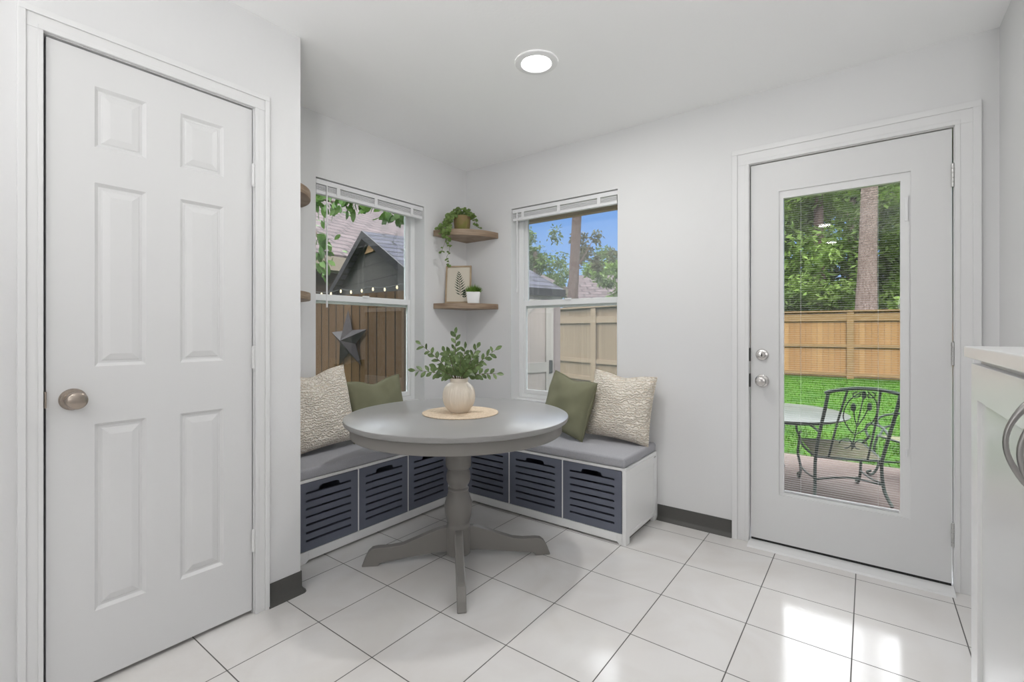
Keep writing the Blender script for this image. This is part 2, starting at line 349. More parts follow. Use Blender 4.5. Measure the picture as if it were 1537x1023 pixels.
# ------------------------------------------------------------------ room shell
BY, LX, DX, CH = 2.857, -2.605, -2.0, 2.44
def wall(mb, fn, a0, a1, z0, z1, d0, d1, holes=()):
    """fn(a,d,z)->xyz ; solid between d0,d1 with rectangular holes (a0,a1,z0,z1)"""
    As = sorted({a0, a1, *[h[0] for h in holes], *[h[1] for h in holes]}); Zs = sorted({z0, z1, *[h[2] for h in holes], *[h[3] for h in holes]})
    na, nz = len(As) - 1, len(Zs) - 1
    def solid(i, j):
        if not (0 <= i < na and 0 <= j < nz): return False
        ca, cz = (As[i] + As[i + 1]) / 2, (Zs[j] + Zs[j + 1]) / 2
        return not any(h[0] < ca < h[1] and h[2] < cz < h[3] for h in holes)
    for i in range(na):
        for j in range(nz):
            if not solid(i, j): continue
            A0, A1, B0, B1 = As[i], As[i + 1], Zs[j], Zs[j + 1]
            for d in (d0, d1): mb.add([fn(A0, d, B0), fn(A1, d, B0), fn(A1, d, B1), fn(A0, d, B1)], [(0, 1, 2, 3)])
            for (di, dj, e) in ((-1, 0, ((A0, B0), (A0, B1))), (1, 0, ((A1, B0), (A1, B1))), (0, -1, ((A0, B0), (A1, B0))), (0, 1, ((A0, B1), (A1, B1)))):
                if not solid(i + di, j + dj):
                    (p, q), (r, t) = e; mb.add([fn(p, d0, q), fn(r, d0, t), fn(r, d1, t), fn(p, d1, q)], [(0, 1, 2, 3)])
def merge(o):
    bm = bmesh.new(); bm.from_mesh(o.data); bmesh.ops.remove_doubles(bm, verts=bm.verts, dist=1e-4); bmesh.ops.recalc_face_normals(bm, faces=bm.faces); bm.to_mesh(o.data); bm.free(); return o
fy = lambda a, d, z: (a, d, z)      # wall in an XZ plane
fx = lambda a, d, z: (d, a, z)      # wall in a YZ plane
W1 = (1.544, 2.401, 0.64, 2.06)     # left window opening (Y)
W2 = (-2.152, -1.291, 0.64, 2.066)  # back window opening (X)
D2 = (-0.523, 0.311, 0.0, 2.059)    # back door opening
D1 = (0.293, 0.918, 0.0, 2.059)     # left door opening (Y)

mb = MB(); mb.box(-2.775, 1.0, -4.15, 3.027, -0.12, 0); o = mb.build('floor', M['tile'], kind='structure')
mb = MB(); mb.box(-2.775, 1.0, -4.15, 3.027, CH, CH + 0.15); o = mb.build('ceiling', M['ceil'], kind='structure')
mb = MB(); wall(mb, fx, -4.0, 3.027, 0, CH, LX, LX - 0.17, [W1]); merge(mb.build('wall_left', M['wall'], kind='structure'))
mb = MB(); wall(mb, fy, LX, 0.62, 0, CH, BY, BY + 0.17, [W2, D2]); merge(mb.build('wall_back', M['wall'], kind='structure'))
mb = MB(); wall(mb, fx, -4.0, 1.113, 0, CH, DX, DX - 0.1, [D1]); mb.box(LX, DX - 0.1, 1.02, 1.113, 0, CH); mb.build('wall_pantry', M['wall'], kind='structure')
mb = MB(); mb.box(0.448, 0.62, 2.03, BY, 0, CH); mb.box(0.62, 1.0, 2.03, 2.13, 0, CH); mb.box(0.88, 1.0, -4.0, 2.03, 0, CH); mb.build('wall_right', M['wall'], kind='structure')
mb = MB(); mb.box(-2.775, 1.0, -4.15, -4.0, 0, CH); mb.build('wall_rear', M['wall'], kind='structure')

# unseen house roof added to block the sun, with the brown eave board over the back window
mb = MB(); mb.prism([(-4.9, 2.62), (3.45, 2.62), (3.45, 2.72), (-0.7, 4.4), (-4.9, 2.72)], lambda a, b, d: (d, a, b), -3.2, 6.0)
mb.build('roof', M['shed_trim'], kind='structure')
mb = MB(); mb.box(-3.2, 6.0, 3.56, 3.62, 2.135, 2.72); mb.box(-3.2, 6.0, 3.03, 3.56, 2.40, 2.43); mb.build('trim_1', M['beam'], kind='structure')

# ------------------------------------------------------------------ casings, thresholds, baseboards
def casing(name, fn, a0, a1, zt, w, wt, sgn):
    """a0,a1 opening edges; fn(a,d,z), d = outward from wall into the room"""
    mb = MB()
    def strip(p, q, r, t):                  # main board and raised outer band
        mb.prism([(p, r), (q, r), (q, t), (p, t)], lambda a, b, d: fn(a, d, b), 0.0, 0.014)
    strip(a0 - w, a0, 0, zt); strip(a1, a1 + w, 0, zt); strip(a0 - w, a1 + w, zt, zt + wt)
    def band(p, q, r, t): mb.prism([(p, r), (q, r), (q, t), (p, t)], lambda a, b, d: fn(a, d, b), 0.014, 0.020)
    band(a0 - w, a0 - w * 0.68, 0, zt + wt * 0.68); band(a1 + w * 0.68, a1 + w, 0, zt + wt * 0.68); band(a0 - w, a1 + w, zt + wt * 0.68, zt + wt)
    def bead(p, q, r, t): mb.prism([(p, r), (q, r), (q, t), (p, t)], lambda a, b, d: fn(a, d, b), 0.014, 0.017)
    bead(a0 - w * 0.22, a0, 0, zt); bead(a1, a1 + w * 0.22, 0, zt); bead(a0 - w * 0.22, a1 + w * 0.22, zt, zt + wt * 0.22)
    return mb.build(name, M['trim'], bevel=0.002, kind='structure')
casing('trim_2', lambda a, d, z: (DX + d, a, z), 0.296, 0.915, 2.054, 0.055, 0.062, 1)
casing('trim_3', lambda a, d, z: (a, BY - d, z), -0.5185, 0.3065, 2.056, 0.085, 0.088, 1)
# jambs inside the openings
mb = MB(); mb.box(DX - 0.1, DX, 0.293, 0.2985, 0, 2.059); mb.box(DX - 0.1, DX, 0.9125, 0.918, 0, 2.059); mb.box(DX - 0.1, DX, 0.2985, 0.9125, 2.0525, 2.059)
mb.box(DX - 0.06, DX - 0.045, 0.899, 0.9125, 0, 2.0525)
mb.build('trim_4', M['trim'], kind='structure')
mb = MB(); mb.box(-0.523, -0.5165, BY, BY + 0.17, 0, 2.059); mb.box(0.3045, 0.311, BY, BY + 0.17, 0, 2.059); mb.box(-0.5165, 0.3045, BY, BY + 0.17, 2.0535, 2.059)
mb.build('trim_5', M['trim'], kind='structure')
mb = MB(); mb.prism([(2.775, 0), (BY + 0.17, 0), (BY + 0.17, 0.014), (2.83, 0.014), (2.785, 0.008)], lambda a, b, d: (d, a, b), -0.5165, 0.3045)
mb.build('threshold', M['trim'], kind='structure')
def cove(mb, fn, a0, a1, h=0.092):
    mb.prism([(0, 0), (0.024, 0), (0.022, 0.006), (0.010, 0.016), (0.005, 0.026), (0.004, h), (0, h)], lambda a, b, d: fn(d, a, b), a0, a1)
mb = MB(); cove(mb, lambda a, d, z: (a, BY - d, z), -1.028, -0.605); mb.build('baseboard_back', M['cove'], smooth=True, kind='structure')
mb = MB(); cove(mb, lambda a, d, z: (DX + d, a, z), 0.967, 1.117); cove(mb, lambda a, d, z: (a, 1.113 + d, z), LX + 0.01, DX + 0.004)
mb.lathe([(0, 0.024), (0.006, 0.022), (0.016, 0.010), (0.026, 0.005), (0.092, 0.004)], 20, (DX, 1.113, 0))
mb.build('baseboard_left', M['cove'], smooth=True, kind='structure')

# ------------------------------------------------------------------ left door (six moulded panels)
def panel_door(fn, a0, a1, z0, z1, t, panels):
    mb = MB()
    As = sorted({a0, a1, *[p[0] for p in panels], *[p[1] for p in panels]}); Zs = sorted({z0, z1, *[p[2] for p in panels], *[p[3] for p in panels]})
    hit = lambda a, z: any(p[0] < a < p[1] and p[2] < z < p[3] for p in panels)
    for i in range(len(As) - 1):
        for j in range(len(Zs) - 1):
            if hit((As[i] + As[i + 1]) / 2, (Zs[j] + Zs[j + 1]) / 2): continue
            mb.add([fn(As[i], 0, Zs[j]), fn(As[i + 1], 0, Zs[j]), fn(As[i + 1], 0, Zs[j + 1]), fn(As[i], 0, Zs[j + 1])], [(0, 1, 2, 3)])
    for p in panels:
        rings = [(0, 0), (0.010, -0.009), (0.017, -0.009), (0.021, -0.006), (0.040, -0.001)]
        pts = []
        for ins, d in rings: pts += [fn(p[0] + ins, d, p[2] + ins), fn(p[1] - ins, d, p[2] + ins), fn(p[1] - ins, d, p[3] - ins), fn(p[0] + ins, d, p[3] - ins)]
        fs = []
        for k in range(len(rings) - 1):
            for q in range(4): fs.append((k * 4 + q, k * 4 + (q + 1) % 4, k * 4 + 4 + (q + 1) % 4, k * 4 + 4 + q))
        fs.append(tuple((len(rings) - 1) * 4 + q for q in range(4))); mb.add(pts, fs)
    c = [(a0, z0), (a1, z0), (a1, z1), (a0, z1)]
    mb.add([fn(a, -t, z) for a, z in c], [(0, 1, 2, 3)])
    for q in range(4):
        (a, z), (b, y) = c[q], c[(q + 1) % 4]; mb.add([fn(a, 0, z), fn(b, 0, y), fn(b, -t, y), fn(a, -t, z)], [(0, 1, 2, 3)])
    return mb
fd = lambda a, d, z: (DX - 0.003 + d, a, z)
pan = [(0.418, 0.556, 1.745, 1.942), (0.657, 0.803, 1.745, 1.942), (0.418, 0.556, 1.034, 1.630), (0.657, 0.803, 1.034, 1.630), (0.418, 0.556, 0.242, 0.848), (0.657, 0.803, 0.242, 0.848)]
d1 = panel_door(fd, 0.3045, 0.9085, 0.016, 2.046, 0.035, pan).build('door_1', M['door'], kind='structure'); merge(d1)
mb = MB(); mb.lathe([(0, 0.034), (0.004, 0.034), (0.008, 0.031), (0.010, 0.016), (0.026, 0.013), (0.032, 0.020), (0.040, 0.0265), (0.052, 0.0275), (0.060, 0.0255), (0.063, 0.022), (0.0635, 0.0)], 40, (DX - 0.003, 0.365, 0.934), 'X')
mb.build('door_knob', M['nickel'], d1, smooth=True)
mb = MB(); mb.box(DX - 0.022, DX + 0.012, 0.2990, 0.3035, 0.915, 0.965); mb.build('latch', M['nickel'], d1)
for zc in (0.299, 1.042, 1.781):
    mb = MB(); mb.lathe([(-0.043, 0.0065), (0.043, 0.0065)], 12, (DX + 0.006, 0.9105, zc)); mb.lathe([(-0.047, 0.004), (-0.043, 0.007), (-0.041, 0.007)], 12, (DX + 0.006, 0.9105, zc)); mb.lathe([(0.041, 0.007), (0.043, 0.007), (0.047, 0.004)], 12, (DX + 0.006, 0.9105, zc))
    mb.build('hinge', M['trim'], d1, smooth=True)

# ------------------------------------------------------------------ back door with glass and enclosed blind
fb = lambda a, d, z: (a, BY + 0.004 - d, z)      # d towards the room
GO = (-0.377, 0.159, 0.280, 1.888); GI = (-0.357, 0.122, 0.294, 1.850)
mb = MB(); wall(mb, fb, -0.5115, 0.2995, 0.026, 2.048, 0.0, -0.044, [(GO[0], GO[1], GO[2], GO[3])])
d2 = merge(mb.build('door_2', M['door'], kind='structure'))
mb = MB(); wall(mb, fb, GO[0], GO[1], GO[2], GO[3], -0.008, -0.040, [GI])
lf = merge(mb.build('glazing_frame', M['trim'], d2))
mb = MB(); mb.box(0.138, 0.150, BY + 0.004, BY + 0.012, 1.66, 1.77); mb.box(0.1515, 0.1545, BY + 0.008, BY + 0.012, 0.60, 1.78); mb.box(0.139, 0.147, BY + 0.006, BY + 0.012, 0.565, 0.60)
mb.build('blind_slider', M['blind'], d2, bevel=0.001)
for yy in (0.016, 0.034):
    mb = MB(); mb.box(GI[0], GI[1], BY + yy, BY + yy + 0.003, GI[2], GI[3]); mb.build('pane', M['door_glass'], d2)
mb = MB(); z = GI[2] + 0.012; k = 0
while z < GI[3] - 0.004:
    mb.prism([(-0.0024, -0.0003), (0.0, 0.0002), (0.0024, -0.0003), (0.0024, -0.0001), (0, 0.0004), (-0.0024, -0.0001)], lambda a, b, d: (d, BY + 0.0262 + a, b + z), GI[0] + 0.004, GI[1] - 0.004)
    z += 0.0112
mb.build('blind_slats', M['slat'], d2)
mb = MB()
for x in (-0.279, 0.04): mb.tube([(x, BY + 0.0225, GI[2]), (x, BY + 0.0225, GI[3])], 0.0005, 5)
mb.box(GI[0] + 0.003, GI[1] - 0.003, BY + 0.0215, BY + 0.031, GI[2] + 0.001, GI[2] + 0.009)
mb.build('blind_cords', M['blind'], d2)
mb = MB(); mb.box(-0.510, 0.298, BY + 0.006, BY + 0.03, 0.0145, 0.0255); mb.build('door_sweep', M['dark'], d2)
mb = MB(); mb.lathe([(0, 0.031), (0.006, 0.031), (0.012, 0.027), (0.014, 0.018), (0.020, 0.016), (0.021, 0.0)], 32, (0, 0, 0), 'Y')
mb.v = [(-0.456 + x, BY + 0.004 - y, 1.020 + z) for x, y, z in mb.v]; dbo = mb.build('deadbolt', M['chrome'], d2, smooth=True)
mb = MB(); mb.box(-0.4585, -0.4535, BY - 0.0185, BY - 0.0165, 1.012, 1.028); mb.build('keyhole', M['dark'], dbo)
mb = MB(); mb.lathe([(0, 0.034), (0.005, 0.034), (0.009, 0.030), (0.011, 0.014), (0.024, 0.013), (0.030, 0.021), (0.040, 0.0265), (0.050, 0.0265), (0.057, 0.023), (0.060, 0.012), (0.0605, 0.0)], 32, (0, 0, 0), 'Y')
mb.v = [(-0.456 + x, BY + 0.004 - y, 0.880 + z) for x, y, z in mb.v]; mb.build('door_knob', M['chrome'], d2, smooth=True)
for zc, h in ((1.020, 0.036), (0.880, 0.036)):
    mb = MB(); mb.box(-0.5165, -0.5125, BY - 0.016, BY + 0.02, zc - h, zc + h); mb.build('strike_plate', M['dark_metal'], d2)
for zc in (0.243, 1.046, 1.836):
    mb = MB()
    for q in range(5): mb.lathe([(0.0008, 0.0065), (0.0198, 0.0065)], 14, (0.302, BY - 0.006, zc - 0.05 + q * 0.0205))
    mb.lathe([(0.1025, 0.005), (0.107, 0.002)], 14, (0.302, BY - 0.006, zc - 0.05)); mb.box(0.303, 0.3045, BY - 0.005, BY + 0.03, zc - 0.05, zc + 0.0525)
    mb.build('hinge', M['hinge'], d2, smooth=True)

# ------------------------------------------------------------------ windows
def window(name, P, u0, u1, z0, z1, glass):
    root = structure_root(name, P((u0 + u1) / 2, 0.1, z0))
    def bx(mb, a, b, d0, d1, e, f): mb.box(*sorted((P(a, d0, e)[0], P(b, d1, f)[0])), *sorted((P(a, d0, e)[1], P(b, d1, f)[1])), e, f)
    mb = MB(); w = 0.030
    for (a, b, e, f) in ((u0, u0 + w, z0, z1), (u1 - w, u1, z0, z1), (u0 + w, u1 - w, z0, z0 + w), (u0 + w, u1 - w, z1 - w, z1)): bx(mb, a, b, 0.105, 0.165, e, f)
    for (a, b, e, f) in ((u0 + w, u0 + w + 0.008, z0 + w, z1 - w), (u1 - w - 0.008, u1 - w, z0 + w, z1 - w)): bx(mb, a, b, 0.105, 0.113, e, f)
    mb.build('window_frame', M['vinyl'], root, bevel=0.002)
    for (nm, e, f, d0, d1) in (('sash', z0 + w + 0.001, 1.378, 0.114, 0.136), ('sash', 1.322, z1 - w - 0.001, 0.138, 0.160)):
        mb = MB(); s = 0.026; a0, a1 = u0 + w + 0.001, u1 - w - 0.001
        bot = 0.030 if e < 1 else 0.040; top = 0.040 if e < 1 else 0.026
        for (a, b, g, h) in ((a0, a0 + s, e, f), (a1 - s, a1, e, f), (a0 + s, a1 - s, e, e + bot), (a0 + s, a1 - s, f - top, f)): bx(mb, a, b, d0, d1, g, h)
        so = mb.build('sash', M['vinyl'], root, bevel=0.002)
        mb = MB(); bx(mb, a0 + s, a1 - s, (d0 + d1) / 2 - 0.002, (d0 + d1) / 2 + 0.002, e + bot, f - top); mb.build('pane', glass, so)
    mb = MB(); bx(mb, (u0 + u1) / 2 - 0.025, (u0 + u1) / 2 + 0.025, 0.104, 0.113, 1.372, 1.384); mb.build('sash_lock', M['vinyl'], root, bevel=0.002)
    return root
P1 = lambda u, d, z: (LX - d, u, z)
P2 = lambda u, d, z: (u, BY + d, z)
window('window_1', P1, *W1, M['glass']); window('window_2', P2, *W2, M['glass_hazy'])

def mini_blind(label, P, u0, u1, zt, wand_u, clips):
    t = thing('mini_blind', label, 'window blind', P((u0 + u1) / 2, 0.03, zt - 0.105), 0, 'mini blinds raised in the nook windows')
    def bx(mb, a, b, d0, d1, e, f): mb.box(*sorted((P(a, d0, e)[0], P(b, d1, f)[0])), *sorted((P(a, d0, e)[1], P(b, d1, f)[1])), e, f)
    mb = MB(); bx(mb, u0 + 0.008, u1 - 0.004, 0.010, 0.042, zt - 0.034, zt - 0.006); mb.build('headrail', M['blind'], t, bevel=0.0015)
    mb = MB()
    for k in range(4): bx(mb, u0 + 0.012, u1 - 0.012, 0.013, 0.038, zt - 0.041 - k * 0.0078 - 0.0042, zt - 0.041 - k * 0.0078)
    mb.build('slat_stack', M['blind'], t)
    mb = MB(); bx(mb, u0 + 0.010, u1 - 0.010, 0.011, 0.040, zt - 0.092, zt - 0.071); mb.build('bottom_rail', M['blind'], t, bevel=0.002)
    for c in clips:
        mb = MB(); bx(mb, c - 0.012, c + 0.012, 0.0075, 0.0105, zt - 0.084, zt - 0.034); mb.build('ladder_tape', M['blind'], t, bevel=0.001)
    q = P(wand_u, 0.006, 0); mb = MB(); L = 0.72 if wand_u < -1 or wand_u > 0 else 0.7
    zb = zt - 0.74 if P is P1 else zt - 0.60
    mb.tube([(q[0], q[1], zt - 0.036), (q[0], q[1], zb)], 0.0042, 8); mb.lathe([(zb - 0.03, 0.005), (zb - 0.005, 0.006), (zb, 0.004)], 10, (q[0], q[1], 0)); mb.build('tilt_wand', M['blind'], t, smooth=True)
mini_blind('white mini blind raised at the head of the left window, above the fence view', P1, W1[0], W1[1], W1[3], 1.62, (1.70, 1.98, 2.29))
mini_blind('white mini blind raised at the head of the back window, above the sky view', P2, W2[0], W2[1], W2[3], -2.10, (-2.05, -1.74, -1.43))

# ------------------------------------------------------------------ downlights
def downlight(x, y, label, power, group='recessed ceiling lights'):
    t = thing('downlight', label, 'ceiling light', (x, y, CH - 0.012), 0, group)
    mb = MB(); mb.lathe([(CH - 0.0005, 0.104), (CH - 0.006, 0.102), (CH - 0.009, 0.094), (CH - 0.010, 0.074), (CH - 0.004, 0.068)], 48, (x, y, 0), cap=False); mb.build('trim_ring', M['trimring'], t, smooth=True)
    mb = MB(); mb.lathe([(CH - 0.002, 0.069), (CH - 0.0045, 0.069), (CH - 0.005, 0.0)], 40, (x, y, 0)); mb.build('lens', M['lens'], t, smooth=True)
    l = bpy.data.lights.new('downlight_lamp', 'AREA'); l.shape = 'DISK'; l.size = 0.13; l.energy = power; l.color = (1.0, 0.99, 0.98)
    o = bpy.data.objects.new('lamp', l); COL.objects.link(o); o.location = (x, y, CH - 0.02); o.parent = None
    return t
PW = 2.5
downlight(-1.275, 1.895, 'round white recessed ceiling downlight above the breakfast nook', 9.0)
for (x, y) in ((-0.44, 1.83), (-0.42, -1.1), (-0.42, -2.5), (-1.3, -0.4), (-1.3, -1.8)):
    downlight(x, y, 'round white recessed ceiling downlight over the kitchen side, outside the view', 2.2 if y > 1 else PW)

def fill_globe(x, y, z, power, label):  # unseen glowing globe on a stand, added to fill the room with light
    t = thing('fill_globe_stand', label, 'fill light', (x, y, 0), 0, 'added fill lights')
    mb = MB(); mb.lathe([(0, 0.13), (0.012, 0.13), (0.02, 0.11), (0.024, 0.012)], 32, (x, y, 0)); mb.build('base', M['hinge'], t, smooth=True)
    mb = MB(); mb.tube([(x, y, 0.02), (x, y, z - 0.17)], 0.011, 10); mb.build('pole', M['hinge'], t, smooth=True)
    mb = MB(); mb.ball((x, y, z), 0.175, 24, 14); mb.build('globe', emit('fill_globe_glow', (0.98, 0.985, 1.0), power / (PI * 4 * PI * 0.175 ** 2)), t, smooth=True)
fill_globe(0.45, -1.20, 1.45, 5.5, 'white globe on a stand added as fill light behind the camera, outside the view')

for (loc, aim, en) in (((0.60, -0.9, 1.2), (-0.9, 0.9, 3.2), 105), ((0.70, -2.0, 1.3), (-0.3, -0.9, 2.75), 90), ((-1.75, -2.4, 1.3), (-0.5, -0.6, 2.9), 100)):  # unseen spots added to bounce fill light off the ceiling
    ul = bpy.data.lights.new('bounce_fill_spot', 'SPOT'); ul.energy = en; ul.spot_size = math.radians(105); ul.spot_blend = 1.0; ul.shadow_soft_size = 0.15
    uo = bpy.data.objects.new('bounce_fill_spot', ul); COL.objects.link(uo); uo.location = loc
    uo.rotation_euler = (Vector(aim) - uo.location).to_track_quat('-Z', 'Y').to_euler()
for (loc, rot, w, h) in (((LX - 0.168, 1.972, 1.35), (PI / 2, 0, -PI / 2), 0.86, 1.42), ((-1.722, BY + 0.168, 1.35), (PI / 2, 0, PI), 0.86, 1.42), ((-0.109, BY + 0.06, 1.085), (PI / 2, 0, PI), 0.54, 1.62)):
    pl_ = bpy.data.lights.new('window_portal', 'AREA'); pl_.shape = 'RECTANGLE'; pl_.size = w; pl_.size_y = h; pl_.cycles.is_portal = True
    po = bpy.data.objects.new('window_portal', pl_); COL.objects.link(po); po.location = loc; po.rotation_euler = rot

# ------------------------------------------------------------------ round pedestal table
TC = (-1.65, 1.75)
tb = thing('round_table', 'gray round pedestal dining table standing in the breakfast nook', 'table', (TC[0], TC[1], 0))
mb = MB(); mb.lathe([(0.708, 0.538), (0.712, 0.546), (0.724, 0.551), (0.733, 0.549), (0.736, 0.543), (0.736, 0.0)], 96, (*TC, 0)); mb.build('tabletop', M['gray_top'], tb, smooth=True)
mb = MB(); mb.lathe([(0.652, 0.500), (0.652, 0.516), (0.655, 0.519), (0.708, 0.519)], 96, (*TC, 0), cap=False); mb.lathe([(0.652, 0.500), (0.708, 0.500)], 96, (*TC, 0), cap=False)
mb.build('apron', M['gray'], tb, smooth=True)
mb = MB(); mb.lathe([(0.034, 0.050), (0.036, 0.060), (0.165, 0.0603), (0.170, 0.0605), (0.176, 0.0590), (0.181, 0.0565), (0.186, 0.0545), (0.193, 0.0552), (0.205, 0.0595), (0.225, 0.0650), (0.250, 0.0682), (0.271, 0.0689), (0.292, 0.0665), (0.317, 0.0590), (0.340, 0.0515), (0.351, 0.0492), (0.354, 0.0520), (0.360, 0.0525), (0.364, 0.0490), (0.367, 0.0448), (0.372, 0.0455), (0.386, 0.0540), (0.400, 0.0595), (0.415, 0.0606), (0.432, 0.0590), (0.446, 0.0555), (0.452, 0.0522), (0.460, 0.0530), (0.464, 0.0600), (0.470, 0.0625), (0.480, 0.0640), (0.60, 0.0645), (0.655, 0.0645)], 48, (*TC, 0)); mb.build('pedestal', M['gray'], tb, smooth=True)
mb = MB()
for a in (0, 1): 
    c, s_ = (math.cos(PI / 4 + a * PI / 2), math.sin(PI / 4 + a * PI / 2))
    mb.prism([(-0.495, 0.655), (0.495, 0.655), (0.495, 0.706), (-0.495, 0.706)], lambda p, q, d: (TC[0] + c * p - s_ * d, TC[1] + s_ * p + c * d, q), -0.03, 0.03)
mb.build('support_rails', M['gray'], tb)
legp = [(0.050, 0.168), (0.075, 0.168), (0.102, 0.162), (0.147, 0.146), (0.214, 0.120), (0.275, 0.098), (0.33, 0.090), (0.395, 0.0895), (0.420, 0.085), (0.440, 0.068), (0.455, 0.040), (0.468, 0.006), (0.468, 0.0), (0.392, 0.0), (0.386, 0.010), (0.374, 0.016), (0.33, 0.020), (0.28, 0.027), (0.169, 0.042), (0.100, 0.049), (0.050, 0.050)]
for k in range(4):
    c, s_ = math.cos(PI / 4 + k * PI / 2), math.sin(PI / 4 + k * PI / 2)
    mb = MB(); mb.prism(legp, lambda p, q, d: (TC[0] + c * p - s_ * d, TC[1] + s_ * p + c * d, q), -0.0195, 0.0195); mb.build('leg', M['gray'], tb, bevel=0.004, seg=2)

# placemat, vase and sprigs
mb = MB(); mb.lathe([(0.7362, 0.188), (0.738, 0.191), (0.7405, 0.190), (0.741, 0.184)] + [(0.7405 + 0.0008 * (i % 2), 0.18 - 0.0065 * i) for i in range(1, 27)] + [(0.741, 0.0)], 72, (-1.642, 1.757, 0))
tag(mb.build('placemat', M['jute'], smooth=True), 'round woven natural jute placemat under the vase on the gray table', 'placemat')
VC = (-1.648, 1.752); VZ = 0.7412
mb = MB(); prof = [(0.0, 0.030), (0.0, 0.0445), (0.003, 0.047), (0.012, 0.054), (0.022, 0.0625), (0.040, 0.0735), (0.058, 0.0790), (0.075, 0.0812), (0.092, 0.0806), (0.110, 0.0770), (0.126, 0.0700), (0.138, 0.0600), (0.1455, 0.0500), (0.149, 0.0450), (0.154, 0.0440), (0.160, 0.0452), (0.168, 0.0466), (0.171, 0.0455), (0.1705, 0.0425), (0.160, 0.0405), (0.150, 0.040), (0.130, 0.060), (0.075, 0.073), (0.03, 0.06), (0.012, 0.0)]
mb.lathe([(VZ + z, r) for z, r in prof], 144, (*VC, 0), rib=(0.013, 36, VZ + 0.015, VZ + 0.136))
tag(mb.build('vase', M['vase'], smooth=True), 'cream ribbed ceramic vase with a short neck on the woven placemat', 'vase')
def sprig(tip, label, n_leaf, seed, group='leafy sprigs in the cream vase'):
    rnd = random.Random(seed)
    b0 = Vector((VC[0], VC[1], VZ + 0.03))
    r, z, f = tip
    d = Vector(W(r, f, 0)); k = d.length; u = d.normalized() if k > 1e-4 else Vector((1, 0, 0))
    neck = Vector((VC[0], VC[1], VZ + 0.168)) + u * min(0.028, k)
    base = Vector((VC[0], VC[1], VZ + 0.022)) - u * 0.018
    tipw = Vector((VC[0] + d.x, VC[1] + d.y, VZ + 0.17 + z))
    ctrl = neck + Vector((d.x * 0.22, d.y * 0.22, max(0.03, z * 0.45)))
    path = [base, base.lerp(neck, 0.5), neck] + bez(neck, ctrl, tipw, 10)[1:]
    t = thing('leafy_sprig', label, 'greenery', tuple(base), 0, group)
    mb = MB(); mb.tube(path, [0.0022] * 3 + [0.0020 - 0.0001 * i for i in range(10)], 6); mb.build('stem', M['stem'], t, smooth=True)
    mb = MB(); cam = Vector((0.6, -0.8, 0.15))
    for i in range(n_leaf):
        s_ = 0.16 + 0.84 * i / (n_leaf - 1)
        q = s_ * 10; i0 = min(int(q), 9); p = path[2:][i0].lerp(path[2:][i0 + 1], q - i0) if i0 + 1 < len(path[2:]) else path[-1]
        tg = (path[2:][min(i0 + 1, len(path) - 3)] - path[2:][i0]).normalized()
        sd = tg.cross(cam).normalized() * (1 if i % 2 else -1)
        if i == n_leaf - 1: dr = tg
        else: dr = tg * rnd.uniform(0.5, 0.9) + sd * rnd.uniform(0.7, 1.0) + Vector((rnd.uniform(-.3, .3), rnd.uniform(-.3, .3), rnd.uniform(-.1, .25)))
        nr = cam + Vector((rnd.uniform(-.7, .7), rnd.uniform(-.7, .7), rnd.uniform(-.2, .9)))
        ln = rnd.uniform(0.033, 0.043); mb.leaf(p, dr, nr, ln, ln * rnd.uniform(0.5, 0.6), 0.2)
    mb.build('foliage', M['leaf'], t, smooth='open')
sprig((-0.215, 0.040, -0.02), 'leafy green sprig reaching lowest and farthest left out of the vase', 14, 1)
sprig((-0.196, 0.168, 0.02), 'leafy green sprig arching up and far left out of the vase', 14, 2)
sprig((-0.016, 0.222, 0.0), 'leafy green sprig standing tallest and upright in the vase', 14, 3)
sprig((0.182, 0.140, 0.0), 'leafy green sprig arching up and far right out of the vase', 14, 4)
sprig((0.190, 0.024, -0.03), 'leafy green sprig reaching lowest and farthest right out of the vase', 13, 5)
MID = 'short leafy green sprig in the dense middle of the vase'
for i, tp in enumerate([(0.087, 0.150, 0.05), (0.035, 0.148, -0.05), (-0.080, 0.130, 0.06), (-0.040, 0.125, -0.07), (0.105, 0.075, -0.08), (-0.10, 0.06, -0.09), (0.02, 0.10, -0.10), (-0.03, 0.12, 0.09), (0.07, 0.10, 0.09), (0.06, 0.06, -0.11)]):
    sprig(tp, MID, 12, 20 + i)

# ------------------------------------------------------------------ storage benches
def drawer_front(mb, fn, a0, a1, z0, z1, t):
    """louvred front, fn(a,d,z), d into the bench"""
    w = a1 - a0; h = z1 - z0; bl, br_ = a0 + 0.125 * w, a1 - 0.125 * w
    P = lambda poly, d0=0.0, d1=t: mb.prism(poly, lambda a, b, d: fn(a, d, b), d0, d1)
    R = lambda a, b, e, f: P([(a, e), (b, e), (b, f), (a, f)])
    R(a0, bl, z0, z1); R(br_, a1, z0, z1)
    sl = [z1 - h * (0.148 + 0.118 * k) for k in range(7)]; th = 0.033 * h
    R(bl, br_, z0, sl[6] - th / 2)
    for k in range(6): R(bl, br_, sl[k + 1] + th / 2, sl[k] - th / 2)
    c0, c1 = a0 + 0.32 * w, a0 + 0.68 * w; zt = sl[0] + th / 2; zh = zt + 0.062 * h
    P([(bl, zt), (c0, zt), (c0 + 0.02 * w, zh - 0.012 * h), (c0 + 0.07 * w, zh), (c1 - 0.07 * w, zh), (c1 - 0.02 * w, zh - 0.012 * h), (c1, zt), (br_, zt), (br_, z1), (bl, z1)])
